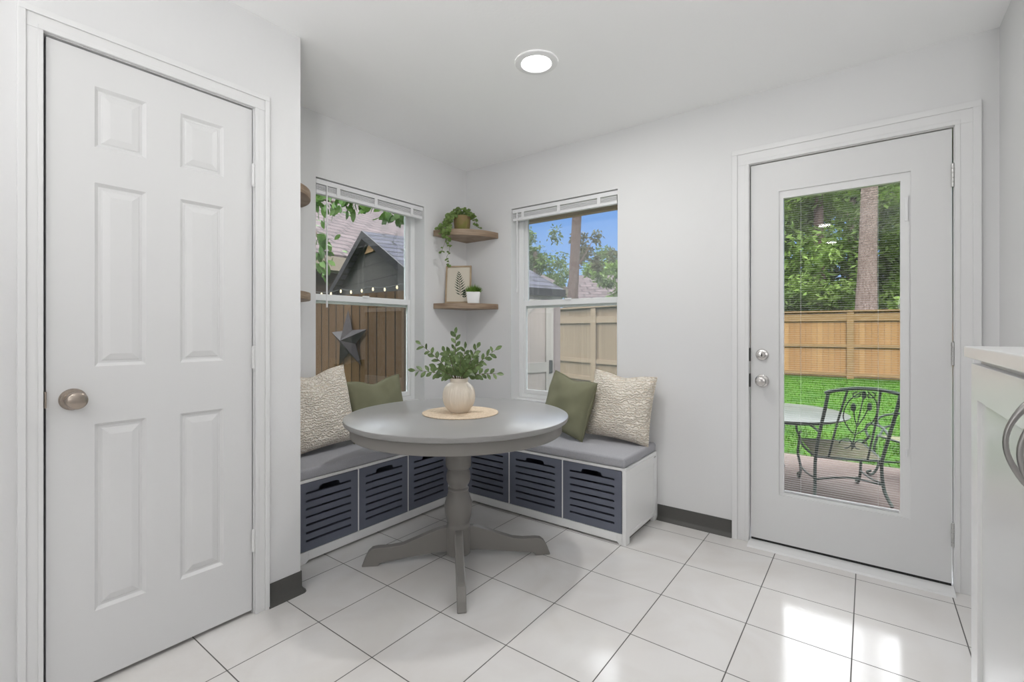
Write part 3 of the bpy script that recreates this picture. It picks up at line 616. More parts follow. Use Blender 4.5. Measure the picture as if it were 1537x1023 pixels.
def bench(label, fn, a0, a1, depth, cells, end_panel, loc, labels):
    """fn(a,d,z): a along the front, d back from the front"""
    t = thing('storage_bench', label, 'bench', loc, 0, 'white storage benches along the nook walls')
    mb = MB()
    def B(a, b, d0, d1, e, f): mb.prism([(a, e), (b, e), (b, f), (a, f)], lambda p, q, d: fn(p, d, q), d0, d1)
    s = 0.018
    B(a0, a1, 0, depth, 0.397, 0.412)                         # top board
    B(a0, a0 + s, 0.002, depth, 0.0, 0.397); B(a0 + s, a1 - s, depth - 0.012, depth, 0.014, 0.397)
    B(a1 - s, a1, 0.05, depth - 0.045, 0.056, 0.350)      # recessed end panel
    lo, hi = a0 + s, a1 - s
    B(lo, hi, 0.02, depth - 0.012, 0.046, 0.058)              # floor board
    B(lo + 0.06, hi - 0.03, 0.0, 0.018, 0.012, 0.058)         # plinth rail
    mb.prism([(lo, 0), (lo + 0.045, 0), (lo + 0.06, 0.012), (lo + 0.06, 0.058), (lo, 0.058)], lambda p, q, d: fn(p, d, q), 0, 0.018)
    mb.prism([(hi, 0), (hi - 0.018, 0), (hi - 0.03, 0.012), (hi - 0.03, 0.058), (hi, 0.058)], lambda p, q, d: fn(p, d, q), 0, 0.018)
    for d0, d1, e, f in ((0, 0.05, 0, 0.397), (depth - 0.045, depth, 0, 0.397), (0.05, depth - 0.045, 0.350, 0.397), (0.05, depth - 0.045, 0.035, 0.056)):
        B(a1 - s - 0.004, a1 + 0.003, d0, d1, e, f)
    for i in range(len(cells) - 1):
        m = (cells[i][1] + cells[i + 1][0]) / 2; B(m - 0.0045, m + 0.0045, 0, depth - 0.02, 0.058, 0.397)
    if cells[0][0] - lo > 0.03: B(lo, cells[0][0] - 0.002, 0, 0.016, 0.058, 0.397)
    if hi - cells[-1][1] > 0.03: B(cells[-1][1] + 0.002, hi, 0, 0.016, 0.058, 0.397)
    mb.build('frame', M['bench_white'], t, bevel=0.0015)
    for (c0, c1) in cells:
        mb = MB(); drawer_front(mb, fn, c0, c1, 0.0605, 0.3945, 0.014)
        def B2(a, b, d0, d1, e, f): mb.prism([(a, e), (b, e), (b, f), (a, f)], lambda p, q, d: fn(p, d, q), d0, d1)
        B2(c0 + 0.01, c0 + 0.018, 0.014, depth - 0.05, 0.064, 0.36); B2(c1 - 0.018, c1 - 0.01, 0.014, depth - 0.05, 0.064, 0.36); B2(c0 + 0.018, c1 - 0.018, depth - 0.06, depth - 0.05, 0.064, 0.36); B2(c0 + 0.018, c1 - 0.018, 0.014, depth - 0.06, 0.064, 0.07)
        mb.build('drawer', M['slate'], t)
    return t
fL = lambda a, d, z: (-2.22 - d, a, z)
fR = lambda a, d, z: (a, 2.387 + d, z)
cl = [(1.222, 1.562), (1.571, 1.911), (1.920, 2.255)]
cr = [(-2.172, -1.818), (-1.809, -1.428), (-1.419, -1.052)]
bench('white storage bench with slate louvred drawers along the left wall under the window', fL, 1.20, 2.85, 0.38, cl, False, (-2.41, 2.0, 0), None)
bR = bench('white storage bench with slate louvred drawers along the back wall under the window', fR, -2.195, -1.034, 0.465, cr, True, (-1.61, 2.62, 0), None)
mb = MB(); mb.box(-1.0312, -1.0295, 2.80, 2.83, 0.383, 0.391); mb.build('maker_tag', M['hinge'], bR)
def seat_cushion(label, x0, x1, y0, y1):
    mb = MB(); mb.box(x0, x1, y0, y1, 0.4125, 0.468); o = mb.build('seat_cushion', M['cushion'], bevel=0.014, seg=4)
    return tag(o, label, 'cushion', 'gray bench cushions')
seat_cushion('long gray seat cushion on the left bench below the left window', -2.598, -2.216, 1.20, 2.85)
seat_cushion('long gray seat cushion on the back bench below the back window', -2.205, -1.036, 2.383, 2.85)

# ------------------------------------------------------------------ throw pillows
def pillow(name, label, m, size, thick, loc, yaw, tilt, roll, group, seed, dent=0.02, ht=None):
    """local: x width, z height, y thickness (front = -y)"""
    rnd = random.Random(seed); n = 36; vs = []; fs = []
    ht = ht or size
    ph = [rnd.uniform(0, 6.28) for _ in range(6)]
    for side in (-1, 1):
        for j in range(n + 1):
            for i in range(n + 1):
                u, v = 2 * i / n - 1, 2 * j / n - 1
                e = (1 - abs(u) ** 2.6) * (1 - abs(v) ** 2.6); th = thick * 0.5 * max(e, 0) ** 0.42
                # edges pull in between corners
                x = u * size / 2 * (1 - 0.055 * (1 - v * v) * abs(u) ** 3); z = v * ht / 2 * (1 - 0.055 * (1 - u * u) * abs(v) ** 3)
                z -= dent * max(0, v) ** 2 * math.exp(-(u * 2.6) ** 2)                 # karate-chop dip
                wr = 0.0035 * (math.sin(7 * u + 4 * v + ph[0]) + 0.7 * math.sin(9 * v - 5 * u + ph[1])) * (e ** 0.5 if e > 0 else 0)
                cr_ = 0.006 * math.sin(16 * (abs(u) - abs(v)) + ph[2]) * max(0, (abs(u) * abs(v)) - 0.3) * (1 - max(abs(u), abs(v)) ** 8)
                dd = 0.016 * math.exp(-((u - 0.15 * (1 - v)) * 5) ** 2) * max(0, v - 0.25) if dent else 0
                vs.append((x, side * max(th + wr + cr_ - dd, 0.0 if e <= 0 else 0.0015), z))
    k = (n + 1) * (n + 1)
    for s_ in range(2):
        for j in range(n):
            for i in range(n):
                a = s_ * k + j * (n + 1) + i; q = (a, a + 1, a + n + 2, a + n + 1); fs.append(q if s_ == 0 else q[::-1])
    # seat the rim on the cushion: rotate, find lowest, drop
    R = Matrix.Rotation(yaw, 4, 'Z') @ Matrix.Rotation(tilt, 4, 'X') @ Matrix.Rotation(roll, 4, 'Y')
    pts = [R @ Vector(p) for p in vs]; zmin = min(p.z for p in pts)
    off = Vector((loc[0], loc[1], 0.4685 - zmin))
    mb = MB(); mb.add([p + off for p in pts], fs)
    # flatten what would sink below the seat
    o = mb.build(name, m, smooth=True)
    bm = bmesh.new(); bm.from_mesh(o.data); bmesh.ops.remove_doubles(bm, verts=bm.verts, dist=2e-4); bmesh.ops.recalc_face_normals(bm, faces=bm.faces); bm.to_mesh(o.data); bm.free()
    tag(o, label, 'pillow', group)
    rim = [j * (n + 1) for j in range(n + 1)]
    ed = [vs[i] for i in range(n + 1)] + [vs[j * (n + 1) + n] for j in range(1, n + 1)] + [vs[n * (n + 1) + i] for i in range(n - 1, -1, -1)] + [vs[j * (n + 1)] for j in range(n - 1, -1, -1)]
    mb = MB(); mb.tube([(R @ Vector(p)) + off for p in ed], 0.0032, 6, caps=False); mb.build('piping', m, o, smooth=True)
    return o
G = 'throw pillows on the nook benches'
pillow('throw_pillow', 'cream textured throw pillow at the right end of the back bench', M['cream'], 0.41, 0.15, (-1.222, 2.745), math.radians(0), math.radians(-10), math.radians(4), G, 1)
pillow('throw_pillow', 'sage green throw pillow leaning on the cream one on the back bench', M['green'], 0.37, 0.15, (-1.540, 2.655), math.radians(-12), math.radians(-12), math.radians(9), G, 2)
pillow('throw_pillow', 'cream textured throw pillow at the near end of the left bench', M['cream'], 0.445, 0.16, (-2.488, 1.475), math.radians(90), math.radians(-10), math.radians(-5), G, 3, dent=0.03)
pillow('throw_pillow', 'sage green throw pillow beneath the left window beside the cream one', M['green'], 0.375, 0.14, (-2.485, 1.893), math.radians(80), math.radians(-12), math.radians(-4), G, 4, dent=0.03)

# ------------------------------------------------------------------ corner shelves and what stands on them
def corner_shelf(label, cx, cy, sx, sy, rx, ry, z0, z1):
    n = 24; poly = [(0.001, 0.001)] + [(rx * math.cos(a), ry * math.sin(a)) for a in [PI / 2 * i / n for i in range(n + 1)]]
    poly = [(max(a, 0.001), max(b, 0.001)) for a, b in poly]
    mb = MB(); mb.prism(poly, lambda a, b, d: (cx + sx * a, cy + sy * b, d), z0, z1)
    return tag(mb.build('corner_shelf', M['wood'], bevel=0.003), label, 'shelf', 'wooden quarter-round corner shelves')
corner_shelf('upper wooden corner shelf between the windows holding the trailing plant', LX, BY, 1, -1, 0.332, 0.368, 1.857, 1.902)
corner_shelf('lower wooden corner shelf between the windows holding the picture frame', LX, BY, 1, -1, 0.332, 0.368, 1.314, 1.354)
corner_shelf('upper wooden corner shelf half hidden behind the pantry wall edge', LX, 1.113, 1, 1, 0.345, 0.345, 1.857, 1.902)
corner_shelf('lower wooden corner shelf half hidden behind the pantry wall edge', LX, 1.113, 1, 1, 0.345, 0.345, 1.314, 1.354)

pp = W(-0.381, 3.62); PZ = 1.9025
pt = thing('trailing_plant', 'trailing green plant in a mossy brown pot on the upper corner shelf', 'potted plant', (pp[0], pp[1], PZ))
mb = MB(); mb.lathe([(PZ, 0.052), (PZ + 0.004, 0.055), (PZ + 0.06, 0.062), (PZ + 0.112, 0.065), (PZ + 0.116, 0.064), (PZ + 0.115, 0.058), (PZ + 0.10, 0.056)], 36, (pp[0], pp[1], 0)); mb.build('pot', M['mosspot'], pt, smooth=True)
rnd = random.Random(3)
mbS = MB(); mbL = MB()
def strand(pts, n, sz=0.017):
    """pts in (dr, df, z) from the pot axis at shelf top"""
    path = spline([W(-0.381 + a, 3.62 + b, PZ + c) for a, b, c in pts], 5); mbS.tube(path, 0.0012, 5)
    for i in range(n):
        q = rnd.random() * (len(path) - 1.01); i0 = int(q); p = path[i0].lerp(path[i0 + 1], q - i0)
        side = rnd.choice((-1, 1)); d = Vector(W(side * rnd.uniform(.4, 1), rnd.uniform(-.5, 0.1), rnd.uniform(-.5, .4)))
        s_ = sz * rnd.uniform(0.8, 1.35); mbL.leaf(p, d, Vector((0.6, -0.8, 0.5)) + Vector((rnd.uniform(-.6, .6), rnd.uniform(-.6, .6), rnd.uniform(-.3, .6))), s_, s_ * 0.95, 0.15, True)
for i in range(16):                                   # the mound over the rim
    a = 2 * PI * i / 16 + rnd.uniform(-.2, .2); h = rnd.uniform(0.14, 0.172); rr = rnd.uniform(0.06, 0.105)
    c, s_ = math.cos(a), math.sin(a)
    strand([(0.02 * c, 0.02 * s_, 0.11), (0.04 * c, 0.04 * s_, h), (rr * c, min(rr * s_, 0.07), h - rnd.uniform(0.01, 0.05))], 13, 0.019)
for q in [[(-.05, -.03, .12), (-.085, -.06, .12), (-.11, -.11, .05), (-.13, -.158, -.01), (-.135, -.16, -.07)],
          [(-.05, -.03, .12), (-.07, -.08, .11), (-.095, -.13, .03), (-.105, -.165, -.03), (-.10, -.165, -.08)],
          [(-.04, -.05, .12), (-.06, -.09, .09), (-.08, -.14, .02), (-.09, -.165, -.05), (-.085, -.166, -.09)],
          [(-.06, -.02, .12), (-.10, -.05, .09), (-.125, -.09, .04), (-.15, -.135, .012), (-.165, -.14, -.005)],
          [(-.05, -.04, .12), (-.09, -.08, .06), (-.115, -.14, .015), (-.12, -.162, -.05)],
          [(-.05, -.02, .13), (-.09, -.04, .11), (-.105, -.07, .06), (-.12, -.10, .02)], [(-.04, -.04, .13), (-.08, -.07, .13), (-.10, -.09, .08), (-.11, -.12, .03)]]: strand(q, 27, 0.021)
strand([(-.10, -.165, -.05), (-.105, -.166, -.10), (-.122, -.166, -.15), (-.134, -.166, -.185)], 8, 0.019)
strand([(-.085, -.165, -.06), (-.077, -.166, -.13), (-.078, -.166, -.18), (-.095, -.166, -.22), (-.08, -.166, -.245), (-.078, -.166, -.275), (-.09, -.166, -.305)], 16, 0.018)
strand([(.05, -.02, .12), (.08, -.03, .12), (.095, -.05, .075), (.115, -.06, .03), (.15, -.07, .012)], 22)
strand([(.04, -.03, .12), (.075, -.04, .13), (.10, -.05, .09), (.12, -.06, .045)], 14)
mbS.build('stems', M['stem'], pt, smooth=True); mbL.build('foliage', M['ivy'], pt, smooth='open')
mb = MB(); mb.lathe([(PZ + 0.098, 0.0562), (PZ + 0.104, 0.0)], 24, (pp[0], pp[1], 0)); mb.build('soil', M['soil'], pt)

# framed fern print, leaning a little
fp = W(-0.411, 3.62); FZ = 1.3555; th = math.atan2(0.6, 0.8)
pf = thing('picture_frame', 'wooden framed fern print leaning on the lower corner shelf', 'picture frame', (fp[0], fp[1], FZ), th - 0.12)
tilt = Matrix.Rotation(math.radians(-7), 4, 'X')
def fbox(mb, x0, x1, y0, y1, z0, z1):
    k = len(mb.v); mb.box(x0, x1, y0, y1, z0, z1); mb.v[k:] = [tuple(tilt @ Vector(v)) for v in mb.v[k:]]
FW, FH, FT, FB = 0.198, 0.292, 0.020, 0.011
mb = MB(); fbox(mb, -FW / 2, -FW / 2 + FB, -FT, 0, 0.0025, FH); fbox(mb, FW / 2 - FB, FW / 2, -FT, 0, 0.0025, FH); fbox(mb, -FW / 2 + FB, FW / 2 - FB, -FT, 0, 0.0025, FB + 0.0025); fbox(mb, -FW / 2 + FB, FW / 2 - FB, -FT, 0, FH - FB, FH)
mb.build('frame', M['frame'], pf, local=True, bevel=0.001)
mb = MB(); fbox(mb, -FW / 2 + FB, FW / 2 - FB, -0.012, -0.004, FB + 0.0025, FH - FB); mb.build('art_paper', M['paper'], pf, local=True)
mb = MB()
def fleaf(x, z, ang, ln, wd):
    d = Vector((math.sin(ang), 0, math.cos(ang))); s_ = Vector((math.cos(ang), 0, -math.sin(ang))); p = Vector((x, -0.0126, z))
    pts = [p, p + d * ln * .4 + s_ * wd / 2, p + d * ln, p + d * ln * .4 - s_ * wd / 2]
    pts = pts + [q + Vector((0, 0.0005, 0)) for q in pts]
    mb.add([tilt @ q for q in pts], [(0, 1, 2, 3), (4, 7, 6, 5), (0, 4, 5, 1), (1, 5, 6, 2), (2, 6, 7, 3), (3, 7, 4, 0)])
x0, z0, x1, z1 = 0.018, 0.062, 0.002, 0.235
for i in range(10):
    t = i / 9; xx = x0 + (x1 - x0) * t; zz = z0 + (z1 - z0) * t
    ln = (0.058 * (1 - t) ** 0.7 + 0.012) * (0.62 + 0.38 * min(1, t * 4))
    fleaf(xx, zz, math.radians(58 - 22 * t), ln, 0.009); fleaf(xx, zz + 0.004, -math.radians(62 - 22 * t), ln, 0.009)
fleaf(x0 + 0.002, z0 - 0.02, -0.09, 0.205, 0.0045)
for q in range(4): fleaf(x0 + 0.030, z0 - 0.015 + 0.014 * q, 0.9 - 0.2 * q, 0.026, 0.012); fleaf(x0 + 0.030, z0 - 0.015 + 0.014 * q, -0.9 + 0.2 * q, 0.022, 0.011)
fleaf(x0 + 0.028, z0 - 0.022, 0.05, 0.08, 0.005)
mb.build('fern_print', M['ink'], pf, local=True)

gp = W(-0.288, 3.56); GZ = 1.3545
gt = thing('grass_plant', 'small grassy plant in a square white pot on the lower corner shelf', 'potted plant', (gp[0], gp[1], GZ), th)
mb = MB(); a, b = 0.042, 0.050
mb.add([(-a, -a, 0), (a, -a, 0), (a, a, 0), (-a, a, 0), (-b, -b, 0.084), (b, -b, 0.084), (b, b, 0.084), (-b, b, 0.084), (-b + .005, -b + .005, 0.084), (b - .005, -b + .005, 0.084), (b - .005, b - .005, 0.084), (-b + .005, b - .005, 0.084), (-b + .006, -b + .006, 0.07), (b - .006, -b + .006, 0.07), (b - .006, b - .006, 0.07), (-b + .006, b - .006, 0.07)],
       [(3, 2, 1, 0)] + [(i, (i + 1) % 4, 4 + (i + 1) % 4, 4 + i) for i in range(4)] + [(4 + i, 4 + (i + 1) % 4, 8 + (i + 1) % 4, 8 + i) for i in range(4)] + [(8 + i, 8 + (i + 1) % 4, 12 + (i + 1) % 4, 12 + i) for i in range(4)] + [(12, 13, 14, 15)])
mb.build('pot', M['whitepot'], gt, local=True, bevel=0.003, seg=3)
mb = MB()
for i in range(420):
    a = rnd.uniform(0, 2 * PI); r0 = 0.042 * math.sqrt(rnd.random()); h = rnd.uniform(0.055, 0.088) * (1 - 0.45 * (r0 / 0.042) ** 2); lean = r0 * 0.62 + rnd.uniform(-.006, .008)
    p = Vector((r0 * math.cos(a), r0 * math.sin(a), 0.068)); tip = p + Vector((lean * math.cos(a), lean * math.sin(a), h)); w = Vector((-math.sin(a + 1), math.cos(a + 1), 0)) * 0.0016
    mid = p.lerp(tip, 0.55) + Vector((0, 0, 0.004)); mb.add([p - w, p + w, mid + w, mid - w, tip], [(0, 1, 2, 3), (3, 2, 4)])
mb.build('grass_blades', M['grassleaf'], gt, local=True, smooth='open')

# ------------------------------------------------------------------ kitchen cabinet at the right edge
kc = thing('kitchen_cabinet', 'glossy white kitchen cabinet with arched pulls at the right edge', 'cabinet', (0.56, 1.28, 0))
mb = MB(); mb.box(0.274, 0.878, 0.56, 1.998, 0.09, 1.066); mb.box(0.33, 0.878, 0.56, 1.998, 0.0, 0.09); mb.build('body', M['gloss'], kc)
for (y0, y1, hy) in ((1.284, 2.0025, 1.325), (0.562, 1.278, 1.215)):
    mb = MB(); wall(mb, lambda a, d, z: (d, a, z), y0, y1, 0.03, 1.051, 0.253, 0.274, [(y0 + 0.1, y1 - 0.1, 0.133, 0.948)])
    dr = merge(mb.build('door', M['gloss'], kc, bevel=0.0012))
    mb = MB(); mb.box(0.264, 0.270, y0 + 0.1, y1 - 0.1, 0.133, 0.948); mb.build('panel', M['gloss_panel'], dr)
    mb = MB(); pts = []; rs = []
    for i in range(17):
        t = i / 16; pts.append((0.253 - 0.037 * math.sin(PI * t) ** 0.8 + 0.0, hy, 0.848 + 0.166 * t)); rs.append(0.0048 + 0.004 * abs(2 * t - 1) ** 3)
    mb.tube(pts, rs, 10); mb.build('pull', M['pull'], dr, smooth=True)
mb = MB(); mb.box(0.237, 0.878, 0.54, 2.006, 1.069, 1.103)
tag(mb.build('countertop', M['stone'], bevel=0.003), 'white stone countertop slab lying on the kitchen cabinet', 'countertop')

# ------------------------------------------------------------------ outside: ground
GZ0 = -0.2
mb = MB(); mb.box(-45, 40, -25, 60, GZ0 - 0.1, GZ0); mb.build('lawn', M['lawn'], kind='structure')
mb = MB(); mb.box(-1.9, 5.0, 3.03, 5.95, GZ0, GZ0 + 0.012); mb.build('patio', M['patio'], kind='structure')
rnd = random.Random(11); mb = MB()
for i in range(9000):
    x = rnd.uniform(-2.7, 3.0); y = rnd.uniform(5.97, 16.0) if rnd.random() < .85 else rnd.uniform(5.97, 7.5)
    h = rnd.uniform(0.03, 0.075); a = rnd.uniform(0, PI); w = (0.010 * math.cos(a), 0.010 * math.sin(a)); l = (rnd.uniform(-.03, .03), rnd.uniform(-.03, .03))
    mb.add([(x - w[0], y - w[1], GZ0), (x + w[0], y + w[1], GZ0), (x + l[0], y + l[1], GZ0 + h)], [(0, 1, 2)])
o = mb.build('grass', M['blade'], smooth='open'); o['kind'] = 'stuff'; tag(o, 'bright green lawn grass growing between the patio and the cedar fence', 'grass')

# fences ---------------------------------------------------------
def fence(name, label, A, B, z0, z1, m_board, m_rail, rails, posts, pw=0.09, cap=True, side=-1, postspec=None):
    A, B = Vector((*A, 0)), Vector((*B, 0)); L = (B - A).length; rz = math.atan2(B.y - A.y, B.x - A.x)
    t = thing(name, label, 'fence', (A.x, A.y, z0), rz, None); H = z1 - z0
    mb = MB(); mb.box(0, L, 0, 0.018, 0.03, H - 0.02); mb.build('boards', m_board, t, local=True)
    for (e, f) in rails:
        mb = MB(); mb.box(0, L, side * 0.04 if side < 0 else 0.018, 0 if side < 0 else 0.058, e - z0, f - z0); mb.build('rail', m_rail, t, local=True)
    for p in posts:
        mb = MB(); y0, y1 = (-0.06, -0.0405) if side < 0 else (0.0585, 0.11); mb.box(p - pw / 2, p + pw / 2, y0, y1, 0, H - 0.03); mb.build('post', m_rail, t, local=True)
    if cap:
        mb = MB(); mb.box(0, L, -0.075, 0.05, H - 0.02, H + 0.02); mb.build('cap_rail', m_rail, t, local=True)
    return t
fence('cedar_fence', 'new orange cedar board fence across the back of the lawn, behind the patio chairs', (-7.2, 16.3), (6.0, 16.3), GZ0, 1.70, M['fence_new'], M['rail_new'], [(-0.12, -0.03), (0.68, 0.77), (1.42, 1.62)], [1.9, 4.35, 6.81, 9.27, 11.7], pw=0.16, cap=True)
fence('board_fence', 'dark brown board fence outside the left window with the metal star', (-8.2, 3.05), (-2.85, 3.05), GZ0, 1.56, M['fence_old'], M['fence_old'], [(0.2, 0.29)], [], cap=False, side=1)
fence('tan_fence', 'pale tan board fence with framed panels outside the back window', (-7.25, 11.35), (-2.9, 9.70), GZ0, 1.74, M['fence_tan'], M['rail_tan'], [(-0.10, 0.0), (0.34, 0.44), (1.34, 1.50)], [1.95, 3.7], pw=0.18, cap=True)

# metal star on the fence -----------------------------------------
def star():
    c = Vector((-4.455, 2.985, 1.045)); R = 0.335
    tips = []; inn = []
    rot = math.radians(3)
    for k in range(5):
        a = PI / 2 + 2 * PI * k / 5 + rot; tips.append(Vector((R * math.cos(a), 0.04, R * math.sin(a))))
        a += PI / 5; inn.append(Vector((R * 0.40 * math.cos(a), 0.03, R * 0.40 * math.sin(a))))
    vs = [c + Vector((0, -0.07, 0))] + [c + v for k in range(5) for v in (tips[k], inn[k])] + [c + Vector((0, 0.04, 0))]
    fs = []
    for i in range(10): fs.append((0, 1 + i, 1 + (i + 1) % 10)); fs.append((11, 1 + (i + 1) % 10, 1 + i))
    mb = MB(); mb.add(vs, fs); return tag(mb.build('barn_star', M['star']), 'large gray metal barn star hanging on the brown fence', 'wall decoration')
star()
sl = thing('string_light', 'string of small warm bulbs along the top of the brown fence', 'string lights', (-4.3, 3.0, 1.5))
pts = []
for i in range(41):
    t = i / 40; x = -5.6 + 2.5 * t; pts.append((x, 3.02, 1.60 - 0.02 * math.sin(PI * ((t * 5) % 1))))
mb = MB(); mb.tube(pts, 0.004, 6); mb.build('cord', M['cord'], sl)
for i in range(1, 40, 3):
    x, y, z = pts[i]; mb = MB(); mb.lathe([(z - 0.040, 0.0), (z - 0.036, 0.007), (z - 0.022, 0.011), (z - 0.010, 0.007), (z - 0.004, 0.006)], 10, (x, y, 0)); mb.build('bulb', M['bulb'], sl, smooth=True)

# shed -------------------------------------------------------------
sx, sy, sth = -5.232, 3.758, -0.281
shed = thing('garden_shed', 'gray garden shed with a slate shingle gable roof behind the brown fence', 'shed', (sx, sy, GZ0), sth)
AZ = 2.439 - GZ0; WW, LL, PT = 1.634, 2.029, 0.471; ov = 0.05
# local: x across gable, y along ridge (away), z up from ground
wz = AZ - PT * (WW - ov) - 0.04
mb = MB(); mb.prism([(-(WW - ov), 0), (WW - ov, 0), (WW - ov, wz), (0, AZ - 0.05), (-(WW - ov), wz)], lambda a, b, d: (a, d, b), 0.10, 0.14); mb.build('gable_wall', M['shed_wall'], shed, local=True)
mb = MB(); mb.prism([(-(WW - ov), 0), (WW - ov, 0), (WW - ov, wz), (0, AZ - 0.05), (-(WW - ov), wz)], lambda a, b, d: (a, d, b), 0.1405, LL - 0.03); mb.build('side_wall', M['shed_side'], shed, local=True)
for s_ in (-1, 1):
    mb = MB(); q = lambda a, b, d: (s_ * a, d, b)
    mb.prism([(0.0, AZ - 0.045), (0, AZ), (WW, AZ - PT * WW), (WW, AZ - PT * WW - 0.045)], q, 0, LL)
    mb.uv = (lambda v: (v.y, (abs(v.x) ** 2 + (AZ - v.z) ** 2) ** 0.5)) 
    mb.build('roof_slope', M['shed_roof'], shed, local=True)
    mb = MB(); mb.prism([(0.0, AZ - 0.10), (0, AZ + 0.004), (WW + 0.004, AZ - PT * WW + 0.003), (WW + 0.004, AZ - PT * WW - 0.10)], q, -0.02, -0.0005); mb.build('rake_board', M['fascia_dark'], shed, local=True)
    mb = MB(); mb.prism([(WW + 0.0005, AZ - PT * WW - 0.09), (WW + 0.02, AZ - PT * WW - 0.09), (WW + 0.02, AZ - PT * WW + 0.002), (WW + 0.0005, AZ - PT * WW + 0.002)], q, 0, LL); mb.build('eave_fascia', M['fascia_dark'], shed, local=True)
mb = MB(); mb.prism([(-0.17, AZ - 0.27), (0.17, AZ - 0.27), (0, AZ - 0.15)], lambda a, b, d: (a, d, b), 0.08, 0.0995); mb.build('gable_vent', M['beam'], shed, local=True)
xs = WW - ov
mb = MB(); mb.box(xs, xs + 0.03, 0.74, 1.84, 0.05, wz - 0.12); dd = mb.build('door', M['shed_door'], shed, local=True)
mb = MB(); zt_ = wz - 0.12
for (y0, y1, z0, z1) in ((1.72, 1.84, 0.05, zt_), (0.74, 0.84, 0.05, zt_), (0.84, 1.72, 0.84, 0.96), (0.84, 1.72, 0.05, 0.18)): mb.box(xs + 0.0305, xs + 0.045, y0, y1, z0, z1)
mb.prism([(0.84, 1.00), (0.84, 1.18), (1.46, zt_), (1.64, zt_)], lambda a, b, d: (d, a, b), xs + 0.0305, xs + 0.045)
mb.build('door_brace', M['shed_trim'], dd, local=True)
mb = MB(); mb.box(xs, xs + 0.02, 0.16, LL - 0.03, wz - 0.11, wz); mb.build('frieze_board', M['shed_trim'], shed, local=True)
mb = MB(); mb.box(xs + 0.046, xs + 0.055, 1.77, 1.82, 0.82, 0.98); mb.build('hinge', M['dark_metal'], dd, local=True)

# neighbouring houses ----------------------------------------------
h1 = thing('neighbor_house', 'brown shingled house with a cream fascia beyond the left window fence', 'house', (-15, 12, GZ0))
mb = MB(); mb.box(-27, -11.5, -2, 18, GZ0, 2.9); mb.build('wall', M['house_wall'], h1)
mb = MB(); mb.prism([(-11.0, 3.03), (-11.0, 3.12), (-19.5, 7.35), (-28, 3.12), (-28, 3.03), (-19.5, 7.2)], lambda a, b, d: (a, d, b), -3, 19); mb.uv = lambda v: (v.y, abs(v.x + 19.5) * 1.118); mb.build('roof', M['pink_roof'], h1)
mb = MB(); mb.box(-11.03, -10.98, -3, 19, 2.70, 3.06); mb.box(-11.5, -11.03, -3, 19, 2.70, 2.74); mb.build('fascia', M['house_fascia'], h1)
c0 = W(9.0, 26.0)
h2 = thing('neighbor_house', 'distant house with a weathered pinkish roof beyond the tan fence', 'house', (c0[0], c0[1], GZ0), th)
mb = MB(); mb.box(-5.2, -0.9, -1.6, 5.5, 0, 2.75); mb.build('wall', M['house_fascia'], h2, local=True)
mb = MB(); mb.prism([(-2.1, 2.72), (-2.1, 2.84), (2.0, 4.62), (6.0, 2.84), (6.0, 2.72)], lambda a, b, d: (d, a, b), -5.6, -0.5); mb.uv = lambda v: (v.x, v.y * 1.1); mb.build('roof', M['pink_roof'], h2, local=True)
gx, gz = -1.15, 4.40                                    # cross gable facing the yard
mb = MB(); mb.prism([(gx - 3.7, 2.74), (gx + 3.7, 2.74), (gx, gz - 0.06)], lambda a, b, d: (a, d, b), -2.4, 1.6); mb.uv = lambda v: (v.x, v.z * 1.3); mb.build('gable_wall', M['pink_roof'], h2, local=True)
for s_ in (-1, 1):
    mb = MB(); mb.prism([(0, gz), (0, gz + 0.07), (3.85, 2.72), (3.85, 2.65)], lambda a, b, d: (gx + s_ * a, d, b), -2.5, 1.7); mb.uv = lambda v: (v.y, abs(v.x) * 1.1); mb.build('gable_roof', M['pink_roof'], h2, local=True)
    mb = MB(); mb.prism([(0, gz - 0.10), (0, gz + 0.08), (3.87, 2.73), (3.87, 2.55)], lambda a, b, d: (gx + s_ * a, d, b), -2.56, -2.5005); mb.build('rake_board', M['house_fascia'], h2, local=True)
mb = MB(); mb.box(gx - 3.4, gx + 3.4, -2.3, -1.61, 0, 2.74); mb.build('wing_wall', M['house_fascia'], h2, local=True)

